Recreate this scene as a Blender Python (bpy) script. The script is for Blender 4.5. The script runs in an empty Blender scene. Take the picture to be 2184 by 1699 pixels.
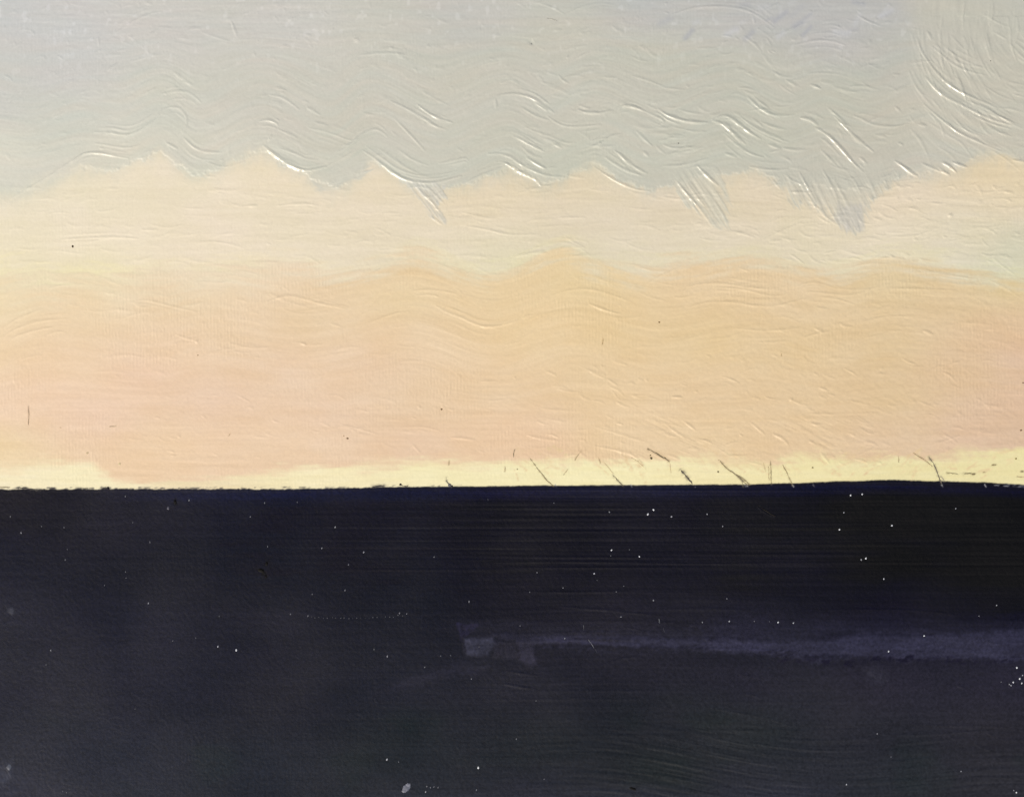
import bpy, math
import numpy as np

# ------------------------------------------------------------------ camera, sky, sun, exposure
SC = bpy.context.scene
COL = SC.collection
DW, DH = 2184.0, 1699.0            # drawing units across / down the visible part of the picture
S = 0.20 / DW                      # metres per drawing unit: the visible part is 20 cm wide
TOP = 0.020                        # height of the canvas face above the ground it lies on

cam_d = bpy.data.cameras.new('camera')
cam = bpy.data.objects.new('camera', cam_d)
COL.objects.link(cam)
DIST = 0.55
cam.location = (0, 0, TOP + DIST)
cam.rotation_euler = (0, 0, 0)
cam_d.sensor_width = 36
cam_d.lens = 36 * DIST / 0.20
cam_d.clip_start = 0.005
cam_d.clip_end = 20000
SC.camera = cam

SUN_EL = math.radians(52)
SUN_DIR = np.array([-0.62, -0.78])           # towards the sun, seen from above: lower left
SUN_DIR = SUN_DIR / np.linalg.norm(SUN_DIR)
world = bpy.data.worlds.new('World')
SC.world = world
world.use_nodes = True
wn = world.node_tree.nodes
wn.clear()
sky = wn.new('ShaderNodeTexSky')
sky.sky_type = 'NISHITA'
sky.sun_disc = False
sky.sun_elevation = SUN_EL
sky.sun_rotation = math.atan2(SUN_DIR[0], SUN_DIR[1])
sky.air_density = 1.0
sky.dust_density = 5.0
sky.ozone_density = 1.0
bg = wn.new('ShaderNodeBackground')
bg.inputs['Strength'].default_value = 0.07
wo = wn.new('ShaderNodeOutputWorld')
world.node_tree.links.new(sky.outputs[0], bg.inputs[0])
world.node_tree.links.new(bg.outputs[0], wo.inputs[0])

sun_d = bpy.data.lights.new('sun', 'SUN')
sun_d.energy = 2.2
sun_d.angle = math.radians(8)
sun_d.color = (1.0, 0.90, 0.78)
sun = bpy.data.objects.new('sun', sun_d)
COL.objects.link(sun)
ce = math.cos(SUN_EL)
from mathutils import Vector
to_sun = Vector((SUN_DIR[0] * ce, SUN_DIR[1] * ce, math.sin(SUN_EL)))
sun.rotation_euler = to_sun.to_track_quat('Z', 'Y').to_euler()
sun.location = to_sun * 3

SC.view_settings.view_transform = 'Standard'
SC.view_settings.look = 'None'
SC.view_settings.exposure = 0.15
SC.view_settings.gamma = 1.0
SC.view_settings.use_curve_mapping = False

# what one unit of albedo shows as under this light, per channel, and the sheen it adds
GAIN = np.array([1.02, 0.958, 0.912])
SHEEN = np.array([0.0105, 0.0100, 0.0105])

rng = np.random.default_rng(7)

# ------------------------------------------------------------------ numeric helpers
def lin(c):
    c = np.asarray(c, float) / 255.0
    return np.where(c <= 0.04045, c / 12.92, ((c + 0.055) / 1.055) ** 2.4)

def pig(c):
    """Pigment (linear albedo) of a paint that is seen as the given 0-255 colour."""
    return np.clip((lin(c) - SHEEN) / GAIN, 0.002, 0.93)

def vnoise(x, y, seed):
    r = np.random.default_rng(seed)
    T = r.random((256, 256)).astype(np.float32)
    xi = np.floor(x).astype(np.int64); yi = np.floor(y).astype(np.int64)
    fx = (x - xi).astype(np.float32); fy = (y - yi).astype(np.float32)
    fx = fx * fx * fx * (fx * (fx * 6 - 15) + 10); fy = fy * fy * fy * (fy * (fy * 6 - 15) + 10)
    x0 = xi & 255; x1 = (xi + 1) & 255; y0 = yi & 255; y1 = (yi + 1) & 255
    a = T[y0, x0] * (1 - fx) + T[y0, x1] * fx
    b = T[y1, x0] * (1 - fx) + T[y1, x1] * fx
    return (a * (1 - fy) + b * fy) * 2 - 1

def fbm(x, y, seed, octv=3):
    s = 0; a = 1.0; t = 0
    for i in range(octv):
        s = s + a * vnoise(x * 2 ** i, y * 2 ** i, seed + i * 13); t += a; a *= 0.55
    return s / t

def sstep(a, b, x):
    t = np.clip((x - a) / (b - a), 0, 1)
    return t * t * (3 - 2 * t)

STEP = 1.65
MX = 20                                     # painted margin beyond the frame
gx = np.arange(-MX, DW + MX + STEP, STEP)
gy = np.arange(-MX, DH + MX + STEP, STEP)
NX, NY = len(gx), len(gy)
X, Y = np.meshgrid(gx, gy)
X = X.astype(np.float32); Y = Y.astype(np.float32)

def curve(pts, x, smooth=True):
    p = np.array(pts, float)
    if not smooth:
        return np.interp(x, p[:, 0], p[:, 1])
    i = np.clip(np.searchsorted(p[:, 0], x) - 1, 0, len(p) - 2)
    t = np.clip((x - p[i, 0]) / (p[i + 1, 0] - p[i, 0]), 0, 1)
    t = t * t * (3 - 2 * t)
    return p[i, 1] * (1 - t) + p[i + 1, 1] * t

def field(pts, power=3.0):
    """Smooth colour field through scattered (x, y, r, g, b) samples, blended in the seen colours."""
    q = 24.0
    cx = np.arange(-MX, DW + MX + q, q); cy = np.arange(-MX, DH + MX + q, q)
    A, B = np.meshgrid(cx, cy)
    W = np.zeros_like(A); V = np.zeros(A.shape + (3,))
    for (px, py, r, g, b) in pts:
        d2 = ((A - px) * 0.75) ** 2 + ((B - py) * 1.3) ** 2 + 45.0 ** 2
        w = 1.0 / d2 ** (power / 2)
        W += w; V += w[..., None] * np.array([r, g, b], float)
    V /= W[..., None]
    fx = (X + MX) / q; fy = (Y + MX) / q
    i = np.clip(fx.astype(int), 0, len(cx) - 2); j = np.clip(fy.astype(int), 0, len(cy) - 2)
    u = (fx - i)[..., None]; v = (fy - j)[..., None]
    return (V[j, i] * (1 - u) + V[j, i + 1] * u) * (1 - v) + (V[j + 1, i] * (1 - u) + V[j + 1, i + 1] * u) * v

# coordinates noted on enlargements of the photograph -> drawing units
K = DW / 2500.0
TILES = {1: (0, 0, 2.4267), 2: (800, 0, 2.4267), 3: (1600, 0, 2.4267),
         4: (0, 400, 2.4267), 5: (800, 400, 2.4267), 6: (1600, 400, 2.4267),
         7: (0, 800, 2.4267), 8: (800, 800, 2.4267), 9: (1600, 800, 2.4267),
         'a': (0, 1200, 2.28), 'b': (800, 1200, 2.28), 'c': (1600, 1200, 2.28)}
def D(t, pts):
    ox, oy, s = TILES[t]
    return [((ox + x / s) * K, (oy + y / s) * K) for x, y in pts]

# ------------------------------------------------------------------ edges between the paint layers
cloud_edge = [(-40, 420), (40, 410), (110, 388), (160, 362), (250, 362), (340, 326), (375, 352), (415, 378), (455, 366),
              (556, 318), (600, 350), (650, 372), (705, 404), (740, 396), (792, 345), (830, 366), (868, 398), (905, 402),
              (965, 402), (1010, 392), (1090, 360), (1150, 393), (1180, 388), (1268, 352), (1330, 386), (1385, 410),
              (1410, 404), (1440, 392), (1500, 380), (1560, 372), (1620, 366), (1665, 392), (1720, 400), (1790, 410),
              (1860, 402), (1900, 386), (1930, 378), (1985, 372), (2040, 360), (2100, 332), (2150, 334), (2230, 345)]
orange_edge = [(-40, 580), (100, 590), (230, 585), (330, 575), (430, 590), (520, 572), (620, 560), (720, 585), (800, 575),
               (890, 538), (960, 560), (1040, 582), (1120, 562), (1200, 528), (1280, 560), (1370, 578), (1480, 552), (1600, 548),
               (1700, 575), (1790, 570), (1900, 555), (1990, 565), (2080, 575), (2130, 592), (2230, 600)]
yellow_edge = [(-40, 995), (20, 1000), (100, 985), (190, 988), (225, 1008), (250, 1026), (330, 1030), (430, 1024), (540, 1010), (600, 1003),
               (700, 996), (800, 993), (920, 985), (1050, 990), (1150, 985), (1250, 983), (1370, 985), (1480, 980), (1560, 985),
               (1640, 990), (1700, 975), (1760, 970), (1840, 985), (1900, 975), (1990, 978), (2060, 965), (2130, 958), (2230, 955)]
horizon = [(-40, 1044), (60, 1043), (250, 1042), (580, 1043), (700, 1041), (860, 1038), (1000, 1037), (1190, 1035), (1330, 1034),
           (1570, 1033), (1690, 1030), (1800, 1026), (1900, 1023), (2000, 1026), (2090, 1028), (2140, 1031), (2230, 1036)]

# rhythm of the wavy brush strokes: (x, offset) extremes
wave_a = [(-80, 10), (60, 30), (180, 6), (250, 8), (345, -26), (425, 20), (556, -28), (705, 30), (790, -20), (935, 34), (1085, -16), (1165, 20),
          (1270, -18), (1400, 26), (1560, -22), (1680, 28), (1760, 4), (1850, 26), (1960, -8), (2100, 24), (2260, 4)]
wave_b = [(-80, 24), (100, -12), (330, 10), (440, -8), (640, 14), (880, -22), (1050, 24), (1220, -20), (1410, 14), (1620, -14), (1760, 12),
          (1900, -6), (2020, 4), (2250, 30)]
WA = curve(wave_a, X); WB = curve(wave_b, X)
CE = curve(cloud_edge, X, False); OE = curve(orange_edge, X); YE = curve(yellow_edge, X); HZ = curve(horizon, X)

nA = fbm(X / 60, Y / 14, 101); nB = fbm(X / 200, Y / 120, 102); nC = fbm(X / 9, Y / 9, 103, 2); nF = fbm(X / 26, Y / 20, 104)
sdC = Y - CE + nF * 9 + nC * 5 + 3 * fbm(X / 4.5, Y / 12, 97, 2)                                   # > 0 below the cloud paint
sdO = Y - OE + fbm(X / 90, (Y - WB) / 11, 99) * 34 + nC * 6                                  # > 0 inside the orange paint
sdY = Y - YE + fbm(X / 60, Y / 7, 105) * 13 + 7 * fbm((X - 0.8 * Y) / 12, (X + Y) / 60, 95, 2) * sstep(900, 1300, X) + nC * 3              # > 0 inside the yellow paint
hzj = 1.3 * vnoise(X / 14, Y * 0 + 0.5, 106) + 0.9 * vnoise(X / 4.5, Y * 0 + 0.5, 107)
hzj = hzj * (0.45 + 0.75 * sstep(1050, 300, X))
sdH = Y - HZ + hzj                                               # > 0 inside the dark paint
softL = sstep(330, 40, X)                                        # the cloud edge dissolves towards the left
wC = 4.5 + 22 * sstep(-0.1, 0.6, fbm(X / 70, Y / 300, 98)) + 26 * softL
mCream = 0.52 * sstep(-wC, wC, sdC) + 0.48 * sstep(-14 - wC * 0.6, 28 + wC, sdC + 9 * fbm(X / 9, Y / 28, 94, 2))
wO = 33 + 40 * sstep(900, 300, X)
mOrange = sstep(-wO * 0.7, wO * 1.2, sdO)
wY = 9 + 16 * sstep(-0.3, 0.5, fbm(X / 90, Y / 300, 96)) + 8 * sstep(330, 220, X)
mYellow = sstep(-wY, wY, sdY)
mDark = sstep(-1.3, 1.3, sdH)

# ------------------------------------------------------------------ colours of the paint (as seen, 0-255)
cloud_c = field([
    (0, 20, 200, 201, 199), (0, 200, 204, 204, 197), (0, 330, 218, 216, 201), (150, 80, 203, 203, 201), (140, 250, 208, 208, 197),
    (130, 150, 205, 203, 199), (350, 60, 205, 203, 197), (350, 200, 208, 207, 195), (600, 40, 204, 202, 196), (600, 180, 205, 203, 192),
    (480, 330, 213, 210, 195), (250, 330, 218, 214, 198), (800, 100, 202, 201, 190), (800, 280, 203, 201, 188), (1000, 40, 197, 196, 190), (1000, 180, 201, 199, 186),
    (1000, 330, 201, 201, 187), (1200, 90, 199, 197, 184), (1200, 260, 200, 199, 186), (1400, 130, 197, 196, 183), (1400, 10, 190, 190, 188),
    (1600, 160, 196, 195, 182), (1650, 260, 196, 195, 180), (1500, 350, 199, 198, 184), (1750, 10, 184, 184, 183), (1620, 20, 188, 188, 186), (1880, 30, 185, 186, 184),
    (1800, 70, 187, 188, 187), (1900, 110, 190, 190, 183), (1800, 200, 195, 194, 181), (1800, 330, 198, 195, 182), (1950, 250, 196, 193, 178), (2000, 20, 190, 189, 176),
    (2100, 40, 188, 188, 174), (2180, 20, 186, 188, 178), (2000, 150, 195, 192, 176), (2160, 150, 193, 190, 173), (2160, 280, 196, 192, 176),
    (1240, 320, 200, 201, 186), (760, 370, 208, 206, 191)])
cream_c = field([
    (0, 380, 228, 222, 198), (0, 470, 236, 225, 198), (0, 560, 237, 226, 195), (150, 430, 235, 224, 198), (200, 500, 238, 225, 200), (200, 575, 236, 225, 190),
    (400, 400, 234, 222, 196), (450, 480, 236, 222, 197), (420, 550, 236, 222, 195), (620, 370, 235, 221, 193), (650, 450, 232, 219, 193), (650, 530, 233, 220, 193),
    (850, 420, 232, 217, 190), (850, 500, 231, 217, 188), (1020, 430, 232, 214, 182), (1050, 540, 230, 217, 184), (1200, 400, 231, 212, 178), (1250, 470, 229, 212, 182), (1300, 540, 229, 214, 182),
    (1450, 450, 227, 209, 178), (1500, 510, 228, 212, 180), (1620, 430, 225, 206, 172), (1700, 520, 225, 209, 174), (1900, 440, 225, 205, 172), (1900, 510, 226, 210, 176), (2080, 380, 222, 200, 160),
    (2150, 440, 222, 203, 168), (2090, 500, 220, 205, 168), (2170, 535, 207, 202, 174), (2184, 500, 208, 200, 176)])
orange_c = field([
    (0, 640, 240, 219, 182), (200, 630, 239, 217, 182), (430, 625, 236, 213, 178), (0, 740, 239, 211, 175), (0, 860, 240, 208, 178), (0, 960, 238, 212, 172), (150, 650, 238, 212, 178), (150, 780, 239, 209, 176), (200, 880, 237, 203, 176), (110, 840, 240, 206, 176),
    (300, 800, 237, 204, 176), (350, 640, 234, 208, 172), (360, 730, 237, 206, 171), (450, 850, 233, 201, 171), (350, 950, 237, 206, 170), (500, 700, 233, 204, 166), (560, 600, 234, 209, 172),
    (600, 800, 232, 202, 168), (650, 680, 231, 204, 164), (600, 950, 234, 203, 166), (700, 880, 231, 199, 166), (800, 780, 230, 198, 164), (850, 640, 229, 202, 158), (850, 720, 230, 199, 160), (900, 860, 229, 198, 162),
    (900, 940, 229, 194, 160), (1050, 620, 228, 200, 158), (1100, 700, 229, 197, 152), (1050, 820, 228, 196, 158), (1100, 920, 229, 192, 156), (1150, 950, 227, 190, 155), (1250, 600, 226, 198, 152), (1300, 700, 226, 194, 147), (1300, 820, 226, 194, 152),
    (1300, 930, 227, 194, 152), (1500, 600, 224, 192, 150), (1500, 720, 224, 192, 145), (1500, 850, 224, 190, 148), (1500, 940, 226, 194, 152), (1700, 620, 222, 190, 148), (1700, 740, 221, 188, 142), (1700, 860, 222, 188, 145),
    (1700, 940, 223, 189, 148), (1900, 600, 220, 190, 146), (1900, 740, 219, 186, 142), (1900, 850, 219, 185, 142), (1900, 930, 219, 182, 144), (2050, 640, 220, 187, 145), (2050, 780, 219, 181, 142), (2080, 920, 217, 176, 142),
    (2140, 600, 217, 186, 136), (2130, 700, 219, 178, 138), (2184, 760, 218, 175, 142), (2184, 860, 217, 175, 142), (2150, 930, 214, 174, 142)])
yellow_c = field([(0, 1015, 243, 229, 186), (200, 1010, 243, 230, 184), (400, 1035, 235, 216, 172), (700, 1015, 242, 228, 180), (1000, 1015, 241, 229, 178), (1300, 1010, 241, 229, 176), (1500, 1010, 239, 225, 172),
                  (1700, 1000, 236, 222, 166), (1900, 1000, 232, 219, 164), (2100, 990, 232, 219, 162), (2184, 990, 231, 218, 160)])
dark_c = field([  # lighter samples at lower left hold the sheen, put into the colour
    (0, 1060, 38, 36, 43), (100, 1100, 38, 37, 44), (250, 1130, 41, 40, 49), (0, 1200, 40, 40, 50), (0, 1300, 44, 44, 55), (300, 1230, 39, 39, 47), (300, 1330, 43, 43, 54), (300, 1450, 45, 45, 55), (0, 1450, 47, 47, 57), (0, 1600, 50, 51, 60), (0, 1690, 54, 55, 66),
    (500, 1090, 37, 37, 47), (550, 1200, 36, 37, 45), (600, 1330, 41, 41, 51), (600, 1480, 43, 43, 52), (550, 1640, 45, 48, 56), (250, 1650, 48, 50, 60), (800, 1100, 34, 34, 43), (800, 1200, 35, 35, 43), (850, 1300, 36, 37, 45),
    (850, 1450, 40, 41, 50), (850, 1600, 40, 44, 49), (850, 1690, 47, 49, 56), (1100, 1090, 32, 30, 38), (1100, 1200, 32, 31, 38), (1100, 1280, 34, 33, 41), (1100, 1450, 40, 40, 49), (1150, 1600, 39, 42, 47), (1150, 1690, 45, 46, 55), (1300, 1100, 30, 29, 36), (1300, 1220, 30, 29, 36),
    (1300, 1300, 34, 33, 42), (1350, 1420, 38, 37, 46), (1400, 1530, 38, 39, 45), (1400, 1650, 38, 42, 43), (1350, 1690, 43, 44, 50), (1600, 1100, 28, 26, 32), (1600, 1230, 27, 26, 33), (1600, 1330, 36, 35, 45), (1600, 1450, 37, 36, 45), (1600, 1560, 37, 40, 43), (1600, 1680, 42, 43, 50),
    (1900, 1090, 23, 22, 26), (1900, 1200, 24, 23, 27), (1900, 1300, 30, 28, 37), (1900, 1460, 37, 35, 45), (1900, 1560, 35, 35, 41), (1900, 1670, 36, 38, 43), (2150, 1090, 23, 21, 25), (2150, 1200, 20, 19, 21), (2150, 1290, 26, 24, 32), (2150, 1450, 36, 34, 45),
    (2150, 1570, 34, 33, 39), (2150, 1680, 39, 39, 44)])

cloud_c += np.array([2.5, 1.2, -1.5]) * np.ones(3)
cloud_c += np.array([4.0, 4.0, 5.0]) * sstep(1880, 2000, X)[..., None]
C = cloud_c.copy()
# coloured drag marks inside the cloud: cool and warm streaks along the wave
VA = Y - WA * sstep(40, 200, Y)
st = fbm(X / 150, VA / 16, 201); st2 = fbm(X / 70, VA / 7, 202)
C += st[..., None] * np.array([-3, 0.6, 1.8]) * 0.75 + st2[..., None] * np.array([2.6, 2.2, 2.8])
C += fbm(X / 120, Y / 60, 204)[..., None] * np.array([1.6, 0.3, 1.2])
# pale flecks, where dry paint caught on the weave near the top
pf = sstep(0.42, 0.75, fbm(X / 13, Y / 17, 203, 2)) * sstep(260, 40, Y)
C += pf[..., None] * np.array([8, 8, 9])
_p = np.array([(0, 3, 1.5, 0), (700, 2, 1.5, 1), (1200, -3, 0.5, 4), (1600, 0, 4, 10), (2040, 6, 10, 18), (2184, 6, 8, 10)], float)
cream_c += np.stack([np.interp(X, _p[:, 0], _p[:, k]) for k in (1, 2, 3)], -1)
C2 = cream_c + fbm(X / 160, Y / 9, 211)[..., None] * np.array([3, 3.2, 4.0]) + fbm(X / 70, Y / 45, 212)[..., None] * np.array([2.5, 2.0, 4.5])
C = C * (1 - mCream[..., None]) + C2 * mCream[..., None]
VB = Y - WB * sstep(480, 560, Y) * sstep(900, 760, Y)
def trim(pts):
    p = np.array(pts, float)
    return np.stack([np.interp(X, p[:, 0], p[:, k]) for k in (1, 2, 3)], -1)
orange_c += np.array([3.0, 4.5, 4.5]) + trim([(0, -2, -2, -4), (200, -2, -2, -4), (600, 0, 0, 3), (1100, 3, 6, 6), (1700, 3, 8, 10), (2150, 3, 12, 15)])
C3 = orange_c + fbm(X / 170, VB / 11, 221)[..., None] * np.array([3, 3.5, 4.5]) + fbm(X / 90, VB / 50, 222)[..., None] * np.array([1.5, 3.5, 6.0])
C = C * (1 - mOrange[..., None]) + C3 * mOrange[..., None]
# last of the cream left as a pale line along the top of the orange
C += (np.exp(-((sdO + 14) / 14) ** 2) * (0.5 + 0.5 * nB))[..., None] * np.array([4, 6, -2])
yellow_c += np.array([4, 5, 9])
C4 = yellow_c + fbm(X / 60, Y / 8, 231)[..., None] * np.array([2, 3, 6])
C = C * (1 - mYellow[..., None]) + C4 * mYellow[..., None]
VD = Y - curve([(-60, 0), (1000, 0), (1300, -6), (1500, -3), (1700, 2), (2250, 6)], X) * sstep(1220, 1320, Y) * sstep(1500, 1400, Y)
dark_c += np.array([-8.0, -7.5, -7.0]) * sstep(1300, 100, X)[..., None] + np.array([1, 1.5, 1.5]) * sstep(1300, 2100, X)[..., None] + np.array([8.0, 7.5, 8.0]) * (sstep(1250, 1900, X) * sstep(1330, 1480, Y))[..., None] - 3.0 * (sstep(300, 600, X) * sstep(1400, 1100, X))[..., None]  # left taken down again, since the render adds its own sheen there
C5 = dark_c + fbm(X / 260, VD / 7, 241)[..., None] * np.array([1.6, 1.6, 2.0]) + fbm(X / 120, VD / 40, 242)[..., None] * np.array([2.0, 1.6, 2.2])
C5 += (np.exp(-((Y - HZ - 14) / 15) ** 2) * sstep(100, 500, X) * (1 + 0.4 * fbm(X / 120, Y / 6, 244)))[..., None] * np.array([3, 4, 14])
C5 += (sstep(0.1, 0.7, fbm(X / 150, Y / 90, 243)) * sstep(1450, 1560, Y))[..., None] * np.array([-1.5, 0.6, -1.5])
C = C * (1 - mDark[..., None]) + C5 * mDark[..., None]

# base layer of every grid vertex
GREY, CREAM, ORANGE, YELLOW, DARK = range(5)
L = np.full(X.shape, GREY, np.int32)
L[sdC > 0] = CREAM
L[mOrange > 0.5] = ORANGE
L[mYellow > 0.5] = YELLOW
L[mDark > 0.5] = DARK
PIECE = np.zeros(X.shape, np.int32)             # 0 = plain layer, n = the n-th brush mark
MARKS = [None]                                  # (name, layer, label)

# ------------------------------------------------------------------ relief
arc_r = np.hypot(X - 2225, (Y - 35) * 1.02)
mArc = sstep(1915, 1990, X + nF * 16) * sstep(350, 300, Y) * sstep(10, 60, arc_r)
inC = (1 - mCream); inCr = mCream * (1 - mOrange); inO = mOrange * (1 - mYellow); inY = mYellow * (1 - mDark)
patch = sstep(-0.45, 0.45, fbm(X / 130, Y / 60, 301))
hC = 0.34 * fbm(X / 120, VA / 11, 302) + 0.14 * fbm(X / 50, VA / 6, 303, 2) + 0.11 * fbm(X / 9, Y / 11, 304, 2)
hC *= 0.35 + 0.65 * patch + 0.25 * sstep(1200, 1900, X)
hR = 0.22 * fbm(arc_r / 7, np.arctan2(Y - 35, X - 2225) * 3, 305, 2) + 0.5 * fbm(arc_r / 17, np.arctan2(Y - 35, X - 2225) * 3, 306, 2)
hC = hC * (1 - mArc) + hR * mArc
hCr = (0.65 + 0.35 * sstep(500, 1100, X)) * (0.34 * fbm(X / 110, (Y - 0.2 * WA) / 8, 311) + 0.15 * fbm(X / 9, Y / 9, 312, 2)) * (0.3 + 0.7 * patch + 0.35 * sstep(1500, 2100, X))
hO = (0.65 + 0.35 * sstep(500, 1100, X)) * 0.34 * fbm(X / 150, VB / 9, 321) * (0.3 + 0.7 * patch) + (0.10 + 0.16 * sstep(1100, 1900, X)) * fbm(X / 11, Y / 7, 322, 2)
tilt = Y - 0.45 * (X - 1500)
hO += 0.45 * sstep(0.0, 0.5, fbm(X / 140, Y / 70, 323)) * fbm(tilt / 7, (X + Y) / 60, 324, 2) * sstep(820, 900, Y) * sstep(900, 1200, X) * sstep(2184, 1900, X)
hY = 0.16 * fbm(X / 50, Y / 6, 331, 2) + 0.07 * nC
hD = 0.22 * fbm(X / 420, VD / 5.5, 341, 2) * (sstep(1240, 1200, Y) * 1.0 + 0.55) * (0.15 + 0.85 * sstep(450, 1150, X)) + 0.08 * fbm(X / 7, Y / 7, 342, 2)
swirl = Y - 24 * np.sin((X - 1500) / 150.0) - 0.05 * X
hD += 0.42 * fbm(X / 130, swirl / 6, 343, 2) * sstep(1500, 1600, Y) * sstep(900, 1500, X)
H = inC * hC + inCr * hCr + inO * hO + inY * hY + mDark * hD
# the cloud paint sits on top of the cream, the dark paint's upper edge makes a thin lip
H += 0.9 * (1 - sstep(-7, 1.0, sdC)) * (1 - softL) * (0.45 + 0.55 * patch)
H += 0.15 * np.exp(-((sdH - 2.5) / 3.0) ** 2) + 0.25 * mDark
H += 0.35 * sstep(-6, 10, sdO) * 0.5
# weave of the canvas grinning through the thinner paint
wv = sstep(-0.35, 0.55, fbm(X / 160, Y / 120, 351)) * (0.35 * inC + 0.45 * inCr + 1.0 * inO + 0.6 * inY + 0.22 * mDark)
jx = 1.5 * vnoise(Y / 90 + X / 300, X / 40, 352)
jy = 1.2 * vnoise(X / 90, Y / 40, 353)
H += wv * (0.30 * np.maximum(np.sin((X + jx) * 2 * np.pi / 7.2), -0.15) * np.clip(0.35 + 0.9 * vnoise(X / 7.2, Y / 11, 354), 0, 1.2) + 0.10 * vnoise((X + jx) / 3.6, (Y + jy) / 8, 355))

def polydist(px, py, P):
    """Distance, side (+ = below/left of the line) and run (0..1) to a polyline."""
    P = np.asarray(P, np.float32)
    seg = P[1:] - P[:-1]; ln = np.hypot(seg[:, 0], seg[:, 1]) + 1e-6
    cum = np.concatenate([[0], np.cumsum(ln)]); tot = cum[-1]
    best = np.full(px.shape, 1e9, np.float32); side = np.zeros_like(best); run = np.zeros_like(best)
    for k in range(len(seg)):
        dx = px - P[k, 0]; dy = py - P[k, 1]
        t = (dx * seg[k, 0] + dy * seg[k, 1]) / ln[k] ** 2
        tc = np.clip(t, 0, 1)
        d = np.hypot(dx - tc * seg[k, 0], dy - tc * seg[k, 1])
        n = np.array([-seg[k, 1], seg[k, 0]]) / ln[k]
        if n[1] < 0 or (abs(n[1]) < 1e-3 and n[0] > 0):
            n = -n                                   # pick the normal that points down the picture
        sg = np.where(dx * n[0] + dy * n[1] >= 0, 1.0, -1.0)
        m = d < best
        best = np.where(m, d, best); side = np.where(m, sg, side); run = np.where(m, (cum[k] + tc * ln[k]) / tot, run)
    return best, side, run, tot

def smooth_line(P, n=2):
    P = np.asarray(P, float)
    for _ in range(n):
        if len(P) < 3:
            break
        Q = [P[0]]
        for a, b in zip(P[:-1], P[1:]):
            Q += [a * 0.75 + b * 0.25, a * 0.25 + b * 0.75]
        Q.append(P[-1]); P = np.array(Q)
    return P

def window(P, m):
    P = np.asarray(P)
    i0 = int(max(0, (P[:, 0].min() - m - gx[0]) // STEP)); i1 = int(min(NX, (P[:, 0].max() + m - gx[0]) // STEP + 2))
    j0 = int(max(0, (P[:, 1].min() - m - gy[0]) // STEP)); j1 = int(min(NY, (P[:, 1].max() + m - gy[0]) // STEP + 2))
    return slice(j0, j1), slice(i0, i1)

def stroke(P, h=1.0, w=3.0, piece=True, groove=0.12):
    """One ridge of paint pushed up by the brush, with the furrow of a bristle above it."""
    P = smooth_line(P)
    js, is_ = window(P, w * 4)
    if js.stop - js.start < 2 or is_.stop - is_.start < 2:
        return
    px, py = X[js, is_], Y[js, is_]
    d, sd, run, tot = polydist(px, py, P)
    jag = 1 + 0.25 * vnoise(px / 11, py / 11, 777)
    tp = np.sin(np.pi * np.clip(run * 0.96 + 0.02, 0, 1)) ** 0.6
    amp = h * (0.25 + 0.75 * tp) * (0.85 + 0.3 * vnoise(run * tot / 22, run * 0 + 0.3, int(abs(P[0, 0] * 7 + P[0, 1])) % 1000))
    ww = w * (0.45 + 0.55 * tp) * jag
    u = d / ww
    us = sd * u
    prof = np.where(us > 0, np.exp(-(us / 0.95) ** 2), np.exp(-(us / 1.45) ** 2)) - groove * np.exp(-((us + 2.4) / 0.9) ** 2)
    H[js, is_] += 1.15 * amp * prof
    if piece and tot > 18:
        m = u < 1.35
        mid = P[len(P) // 2]
        jj = int(np.clip((mid[1] - gy[0]) / STEP, 0, NY - 1)); ii = int(np.clip((mid[0] - gx[0]) / STEP, 0, NX - 1))
        MARKS.append(('brush_stroke', int(L[jj, ii]), None))
        sub = PIECE[js, is_]; sub[m] = len(MARKS) - 1

def polymask(P, soft, jitter=3.0, seed=900, pad=60):
    """Soft mask of a patch of paint with a brushed edge."""
    P = np.asarray(P, float)
    js, is_ = window(P, pad)
    px = X[js, is_]; py = Y[js, is_]
    d, _, _, _ = polydist(px, py, np.vstack([P, P[:1]]))
    ins = np.zeros(px.shape, bool)
    for a, b in zip(P, np.roll(P, -1, 0)):
        c = ((a[1] > py) != (b[1] > py))
        ins ^= c & (px < (b[0] - a[0]) * (py - a[1]) / (b[1] - a[1] + 1e-9) + a[0])
    sdist = np.where(ins, d, -d) + jitter * fbm(px / 16, py / 10, seed, 2)
    return js, is_, sstep(-soft, soft, sdist), sdist

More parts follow.
